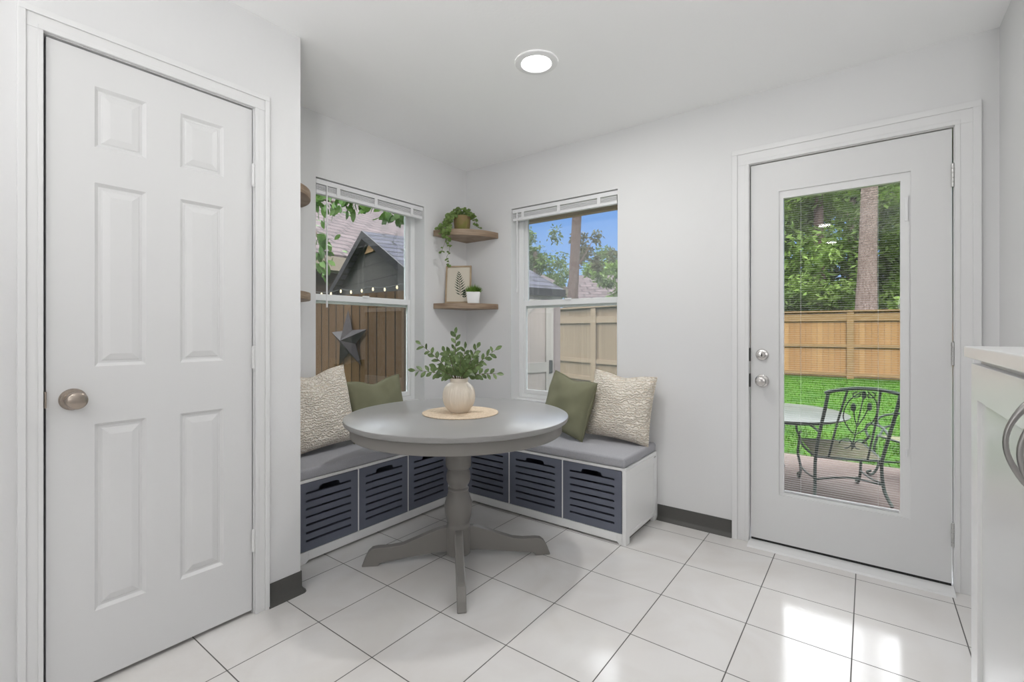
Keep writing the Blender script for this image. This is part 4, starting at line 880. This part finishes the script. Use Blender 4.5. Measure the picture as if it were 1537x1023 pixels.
# trees --------------------------------------------------------------
def tree(name, label, x, y, tr, th_, crown, m_leaf, m_bark=None, seed=0, leaf=0.2, lean=(0, 0), group=None, flare=False, branches=()):
    rnd = random.Random(seed); t = thing(name, label, 'tree', (x, y, GZ0), 0, group)
    if tr:
        mb = MB(); n = 14; pts = []; rs = []
        for i in range(n + 1):
            s_ = i / n; pts.append((x + lean[0] * s_ + 0.05 * math.sin(3 * s_ + seed), y + lean[1] * s_, GZ0 + th_ * s_)); rs.append(tr * (1 - 0.35 * s_) * (1 + (0.9 * math.exp(-s_ * 9) if flare else 0.3 * math.exp(-s_ * 20))))
        mb.tube(pts, rs, 14); 
        mb.build('trunk', m_bark or M['bark'], t, smooth=True)
        for br in branches:
            mb = MB(); q = spline(br, 5); mb.tube(q, [max(0.004, tr * 0.30 * (1 - i / len(q))) for i in range(len(q))], 8); mb.build('branch', m_bark or M['bark'], t, smooth=True)
    mb = MB()
    for (cx, cy, cz, rx, ry, rz, n) in crown:
        subs = [(rnd.gauss(0, .5), rnd.gauss(0, .5), rnd.gauss(0, .5), rnd.uniform(.25, .45)) for _ in range(max(6, n // 120))]
        for i in range(n):
            s_ = rnd.choice(subs); v = Vector((rnd.gauss(0, 1), rnd.gauss(0, 1), rnd.gauss(0, 1))).normalized() * s_[3] * rnd.random() ** .4
            p = Vector((cx + rx * (s_[0] + v.x), cy + ry * (s_[1] + v.y), cz + rz * (s_[2] + v.z)))
            if p.z < GZ0 + 0.02: continue
            d = Vector((rnd.gauss(0, 1), rnd.gauss(0, 1), rnd.gauss(-.4, .7))).normalized(); sd = d.cross(Vector((rnd.gauss(0, 1), rnd.gauss(0, 1), rnd.gauss(0, 1)))).normalized()
            l = leaf * rnd.uniform(.6, 1.3); w = l * rnd.uniform(.3, .5) * 0.5; k = len(mb.v)
            mb.v += [tuple(p), tuple(p + d * l * .45 + sd * w), tuple(p + d * l), tuple(p + d * l * .45 - sd * w)]; mb.f.append((k, k + 1, k + 2, k + 3))
    if crown: mb.build('crown', m_leaf, t, smooth='open')
    return t
B_ = 'trees and shrubs behind the cedar fence'
tree('tall_tree', 'tall gray trunked tree standing right behind the cedar fence', -0.14, 17.75, 0.235, 14.5, [(0.3, 18.2, 14.3, 2.2, 2, 1.0, 1500)], M['fol1'], M['bark'], 1, 0.22, (0.35, 0), None, True)
tree('dark_tree', 'slim dark trunked tree behind the cedar fence, left of the tall trunk', -1.35, 20.0, 0.20, 7, [(-1.4, 20.2, 5.6, 2.0, 1.4, 1.6, 3600)], M['fol1'], M['bark_pink'], 2, 0.25)
tree('leafy_tree', 'bright leafy tree behind the left end of the cedar fence view', -3.0, 20.5, 0.12, 4, [(-3.0, 20.0, 3.0, 1.5, 1.2, 1.7, 3600), (-3.2, 20.8, 6.3, 1.9, 1.2, 1.3, 2400)], M['fol2'], M['bark'], 3, 0.24)
tree('leafy_tree', 'green leafy tree behind the cedar fence, right of the tall trunk', 1.35, 20.5, 0.14, 5, [(1.4, 20.2, 3.2, 1.4, 1.2, 1.8, 3600), (1.3, 20.8, 6.2, 1.8, 1.2, 1.5, 3000)], M['fol1'], M['bark'], 4, 0.24)
tree('leafy_shrub', 'dense green shrub behind the cedar fence, just left of the tall trunk', -1.1, 18.3, 0.05, 2, [(-1.2, 18.4, 2.3, 1.0, 0.7, 1.0, 2600)], M['fol2'], M['bark'], 5, 0.20)
tree('leafy_shrub', 'dark green shrub behind the far left of the cedar fence', -2.7, 18.2, 0.05, 2, [(-2.7, 18.2, 1.9, 0.9, 0.6, 0.9, 2000)], M['fol3'], M['bark'], 6, 0.20)
tree('leafy_shrub', 'bright low shrub behind the cedar fence, right of the tall trunk', 0.9, 18.2, 0.05, 2, [(0.95, 18.2, 1.7, 0.6, 0.5, 0.7, 1400)], M['fol2'], M['bark'], 7, 0.2)
tree('dense_tree', 'dark dense tree closing the view behind all the other trees', -0.5, 25.0, 0.25, 7, [(-3.0, 25, 3.0, 2.6, 1.0, 3.0, 5500), (0.6, 25, 3.0, 2.6, 1.0, 3.0, 5500), (-3.4, 25.3, 7.0, 2.2, 1.0, 1.8, 3600), (-1.3, 25.3, 7.4, 2.2, 1.0, 1.8, 3600), (1.0, 25.3, 7.2, 2.2, 1.0, 1.8, 3600)], M['fol3'], M['bark'], 8, 0.42)
# seen through the back window
pc = W(1.99, 16.0)
tree('pine_tree', 'tall pine with a bare reddish trunk outside the back window', pc[0], pc[1], 0.19, 11, [(*W(2.75, 16.5, 4.0), 0.65, 0.65, 0.8, 1100), (*W(1.9, 16.3, 8.2), 2.2, 2.2, 1.0, 900)], M['fol4'], M['bark_pink'], 11, 0.16, (0.35, 0.25), None, False, [[W(2.05, 16.0, 3.2), W(2.4, 16.2, 3.6), W(2.8, 16.4, 4.3)]])
pc = W(0.9, 19)
tree('leafy_tree', 'gray green tree at the left of the back window beside the shed roof', pc[0], pc[1], 0.13, 4.5, [(*W(0.85, 19, 4.1), 0.95, 0.9, 1.2, 2000), (*W(1.2, 19.5, 2.9), 0.9, 0.8, 0.8, 1400)], M['fol3'], M['bark'], 12, 0.18)
pc = W(4.2, 22)
tree('round_shrub', 'bright green bush right of the pine outside the back window', pc[0], pc[1], 0.06, 2.6, [(*W(4.3, 22, 3.7), 0.9, 0.8, 0.75, 1800)], M['fol2'], M['bark'], 13, 0.2)
pc = W(2.6, 37)
tree('leafy_tree', 'hazy green tree far behind the shed roof and left of the distant house', pc[0], pc[1], 0.2, 4, [(pc[0], pc[1], 4.9, 2.3, 1.5, 1.3, 2400)], M['fol3'], M['bark'], 14, 0.34)
pc = W(7.6, 38)
tree('leafy_tree', 'hazy green tree far behind the distant house roof on the right', pc[0], pc[1], 0.2, 4, [(pc[0], pc[1], 5.8, 2.4, 1.5, 1.5, 2600)], M['fol3'], M['bark'], 15, 0.34)
# overhanging branches outside the left window
tp = (-6.2, 2.55)
def near_tree():
    rnd = random.Random(21); t = thing('overhanging_tree', 'broad leaved tree reaching its branches over the brown fence outside the left window', 'tree', (tp[0], tp[1], GZ0))
    mb = MB(); mb.tube([(tp[0], tp[1], GZ0), (tp[0] + .05, tp[1], 1.0), (tp[0], tp[1], 2.2), (tp[0] - .05, tp[1] + .05, 3.6)], [0.09, 0.075, 0.065, 0.05], 10); mb.build('trunk', M['bark'], t, smooth=True)
    mbL = MB()
    BR = [[(tp[0], tp[1], 2.0), (-5.55, 2.7, 2.55), (-4.95, 2.85, 2.62), (-4.45, 2.9, 2.50), (-4.1, 2.95, 2.52), (-3.7, 2.95, 2.35), (-3.45, 3.0, 2.28)],
          [(tp[0], tp[1], 1.7), (-5.7, 2.72, 2.15), (-5.35, 2.86, 2.25), (-5.1, 2.92, 2.05)],
          [(tp[0], tp[1], 2.3), (-5.7, 2.75, 2.6), (-5.3, 2.9, 2.75), (-4.8, 2.98, 2.75)],
          [(tp[0], tp[1], 1.6), (-5.75, 2.75, 1.75), (-5.4, 2.9, 1.9), (-5.15, 2.95, 1.78)],
          [(tp[0], tp[1], 2.6), (-5.3, 2.7, 2.85), (-4.6, 2.8, 2.75), (-4.0, 2.95, 2.65), (-3.5, 3.0, 2.5)]]
    BR.append([(tp[0], tp[1], 1.9), (-5.4, 2.72, 2.15), (-5.0, 2.86, 2.32), (-4.82, 2.9, 2.15), (-4.74, 2.93, 1.9)])
    for br, n in zip(BR, (150, 60, 50, 36, 110, 95)):
        q = spline(br, 6); mb = MB(); mb.tube(q, [0.02 * (1 - i / len(q)) + 0.004 for i in range(len(q))], 7); mb.build('branch', M['bark'], t, smooth=True)
        for i in range(n):
            k = rnd.uniform(0.35, 0.999) * (len(q) - 1.01); i0 = int(k); p = q[i0].lerp(q[i0 + 1], k - i0) + Vector((rnd.gauss(0, .07), rnd.gauss(0, .07), rnd.gauss(-.03, .06)))
            d = Vector((rnd.gauss(0.2, .6), rnd.gauss(0, .6), rnd.gauss(-.7, .5))); ln = rnd.uniform(0.09, 0.15)
            mbL.leaf(p, d, (rnd.gauss(.4, .6), rnd.gauss(-.5, .6), rnd.gauss(.6, .4)), ln, ln * 0.45, 0.2)
    mbL.build('foliage', M['fol5'], t, smooth='open')
near_tree()

# patio furniture ------------------------------------------------------
PZ0 = GZ0 + 0.012
def patio_chair(label, loc, rz):
    t = thing('patio_chair', label, 'chair', loc, rz, 'wrought iron patio chairs')
    def T(nm, paths, r=0.011, m=None):
        mb = MB()
        for p in paths: mb.tube(spline(p, 6), r, 7)
        return mb.build(nm, m or M['iron'], t, smooth=True, local=True)
    for s_ in (-1, 1):
        T('back_post', [[(s_ * .22, -.28, .885), (s_ * .222, -.20, .74), (s_ * .225, -.05, .50), (s_ * .222, .04, .33), (s_ * .225, .05, .22), (s_ * .232, .02, .10), (s_ * .255, -.05, 0.012)]], 0.0125)
    T('top_rail', [[(-.235, -.285, .875), (-.22, -.282, .888), (-.1, -.29, .915), (0, -.292, .922), (.1, -.29, .915), (.22, -.282, .888), (.235, -.285, .875)]], 0.013)
    T('back_bars', [[(-.10, -.288, .912), (-.125, -.15, .65), (-.135, .03, .34)], [(.10, -.288, .912), (.115, -.15, .65), (.125, .03, .34)]], 0.008)
    def ring(cx, cz, r, a0, a1, n=10, y=-.2): return [(cx + r * math.cos(a0 + (a1 - a0) * i / n), y - 0.55 * (cz + r * math.sin(a0 + (a1 - a0) * i / n) - .72), cz + r * math.sin(a0 + (a1 - a0) * i / n)) for i in range(n + 1)]
    pl = lambda x, z: (x, -.2 - 0.55 * (z - .72), z)
    sc = [ring(-.045, .875, .022, PI / 2, PI * 2.2), ring(.045, .875, .022, PI / 2, -PI * 1.2), [pl(-.02, .90), pl(-.085, .82), pl(-.10, .70), pl(-.05, .60), pl(0, .55)], [pl(.02, .90), pl(.085, .82), pl(.10, .70), pl(.05, .60), pl(0, .55)],
          [pl(0, .90), pl(.0, .75), pl(0, .55), pl(0, .42)], [pl(0, .62), pl(-.03, .70), pl(-.045, .78)], [pl(0, .62), pl(.03, .70), pl(.045, .78)], ring(-.05, .47, .04, -PI / 2, PI), ring(.05, .47, .04, -PI / 2, -PI * 2)]
    T('scrollwork', sc, 0.0045)
    for cx, cz, r in ((-.048, .775, .028), (.05, .785, .026), (0, .875, .026), (0, .46, .022)):
        mb = MB(); p = pl(cx, cz); mb.ball(p, r, 10, 6, (0.62, 0.35, 1.2)); mb.build('leaf_ornament', M['iron'], t, smooth=True, local=True)
    T('seat_frame', [[(-.225, .05, .33), (0, .045, .325), (.225, .05, .33)], [(-.235, .50, .37), (0, .51, .372), (.235, .50, .37)], [(-.225, .05, .33), (-.245, .28, .345), (-.235, .50, .37)], [(.225, .05, .33), (.245, .28, .345), (.235, .50, .37)]], 0.010)
    mb = MB()
    for i in range(22):
        y0 = .056 + .0198 * i; z0 = .333 + .04 * (i / 22); mb.prism([(-.225, 0), (.225, 0), (.225, .004), (-.225, .004)], lambda a, b, d: (a, d, b + z0), y0, y0 + .0165)
    mb.build('seat', M['mesh_seat'], t, local=True)
    for s_ in (-1, 1):
        T('front_leg', [[(s_ * .235, .50, .37), (s_ * .24, .53, .24), (s_ * .225, .50, .12), (s_ * .225, .54, .03), (s_ * .225, .58, .012), (s_ * .225, .60, .035), (s_ * .225, .57, .05)]], 0.011)
        T('armrest', [[(s_ * .225, -.08, .55), (s_ * .25, .1, .575), (s_ * .262, .30, .57), (s_ * .262, .44, .545), (s_ * .262, .49, .49), (s_ * .262, .44, .44), (s_ * .25, .38, .46)], [(s_ * .262, .42, .44), (s_ * .245, .46, .40), (s_ * .235, .48, .37)]], 0.010)
    T('stretcher', [[(-.228, .035, .15), (0, .03, .185), (.228, .035, .15)], [(-.226, .035, .16), (-.226, .28, .13), (-.225, .50, .13)], [(.226, .035, .16), (.226, .28, .13), (.225, .50, .13)]], 0.008)
    return t
pc1 = patio_chair('wrought iron patio chair nearest the glass door, seen from behind', (-0.11, 4.53, PZ0), math.atan2(0.31, 0.95))
pc2 = copy_tree(pc1); pc2.location = (0.62, 5.62, PZ0); pc2.rotation_euler = (0, 0, math.radians(124)); pc2['label'] = 'wrought iron patio chair standing on the far side, beyond the nearest chair'
ptc = (-0.66, 4.90)
pt_ = thing('patio_table', 'round gray green patio table at the left of the glass door view', 'table', (ptc[0], ptc[1], PZ0))
mb = MB(); mb.lathe([(0.405, 0.51), (0.409, 0.54), (0.422, 0.548), (0.428, 0.53), (0.429, 0.0)], 64, (*ptc, 0)); mb.build('tabletop', M['table_stone'], pt_, smooth=True)
mb = MB(); mb.tube([(ptc[0] + .47 * math.cos(2 * PI * i / 40), ptc[1] + .47 * math.sin(2 * PI * i / 40), .393) for i in range(41)], 0.011, 8, caps=False); mb.build('rim', M['iron'], pt_, smooth=True)
for a in (90, 180, 252):
    a = math.radians(a); c, s_ = math.cos(a), math.sin(a); q = lambda r, z: (ptc[0] + r * c, ptc[1] + r * s_, z)
    mb = MB(); mb.tube(spline([q(.47, .39), q(.43, .24), q(.30, .06), q(.32, -.09), q(.42, PZ0 + .012)], 6), 0.013, 8); mb.tube(spline([q(.45, .32), q(.27, .26), q(.06, .38)], 6), 0.007, 6); mb.build('leg', M['iron'], pt_, smooth=True)

# ------------------------------------------------------------------ sky, sun, camera
w = bpy.data.worlds.new('sky'); S.world = w; w.use_nodes = True
nt = w.node_tree; N = nt.nodes; L = nt.links; bg = N['Background']
tc = N.new('ShaderNodeTexCoord'); sp = N.new('ShaderNodeSeparateXYZ'); L.new(tc.outputs['Generated'], sp.inputs[0])
ra = N.new('ShaderNodeValToRGB'); e = ra.color_ramp.elements
e[0].position = 0.0; e[0].color = (0.55, 0.68, 0.88, 1); e[1].position = 0.26; e[1].color = (0.20, 0.44, 0.98, 1)
q = e.new(0.10); q.color = (0.32, 0.54, 0.96, 1)
L.new(sp.outputs['Z'], ra.inputs['Fac'])
no = N.new('ShaderNodeTexNoise'); no.inputs['Scale'].default_value = 3; no.inputs['Detail'].default_value = 5; L.new(tc.outputs['Generated'], no.inputs['Vector'])
ad = N.new('ShaderNodeMath'); ad.operation = 'MULTIPLY_ADD'; ad.inputs[1].default_value = 0.12; L.new(no.outputs['Fac'], ad.inputs[0]); L.new(sp.outputs['Z'], ad.inputs[2])
mr = N.new('ShaderNodeMapRange'); mr.interpolation_type = 'SMOOTHSTEP'; mr.inputs['From Min'].default_value = 0.36; mr.inputs['From Max'].default_value = 0.50; L.new(ad.outputs[0], mr.inputs['Value'])
mx = N.new('ShaderNodeMix'); mx.data_type = 'RGBA'; mx.clamp_result = False; L.new(mr.outputs[0], mx.inputs['Factor']); L.new(ra.outputs['Color'], mx.inputs['A']); mx.inputs['B'].default_value = (8.4, 8.6, 9.0, 1)
L.new(mx.outputs['Result'], bg.inputs['Color']); bg.inputs['Strength'].default_value = 1.0
sn = bpy.data.lights.new('sun', 'SUN'); sn.energy = 2.4; sn.angle = math.radians(6); sn.color = (1, 0.95, 0.86)
so = bpy.data.objects.new('sun', sn); COL.objects.link(so); so.rotation_euler = Vector((-0.35, 0.62, -0.85)).to_track_quat('-Z', 'Y').to_euler(); so.location = (6, -10, 15)

cam = bpy.data.cameras.new('camera'); co = bpy.data.objects.new('camera', cam); COL.objects.link(co)
co.location = (0, 0, 1.15); co.rotation_euler = (PI / 2, 0, math.asin(0.6))
cam.sensor_fit = 'HORIZONTAL'; cam.sensor_width = 36; cam.lens = 712 / 1537 * 36; cam.shift_y = -15.5 / 1537; cam.clip_start = 0.02; cam.clip_end = 300
S.camera = co
vs = S.view_settings; vs.view_transform = 'Standard'; vs.look = 'None'; vs.gamma = 1; vs.exposure = 0.05; vs.use_curve_mapping = False
S.cycles.max_bounces = 10; S.cycles.diffuse_bounces = 6; S.cycles.transparent_max_bounces = 24; S.cycles.glossy_bounces = 4
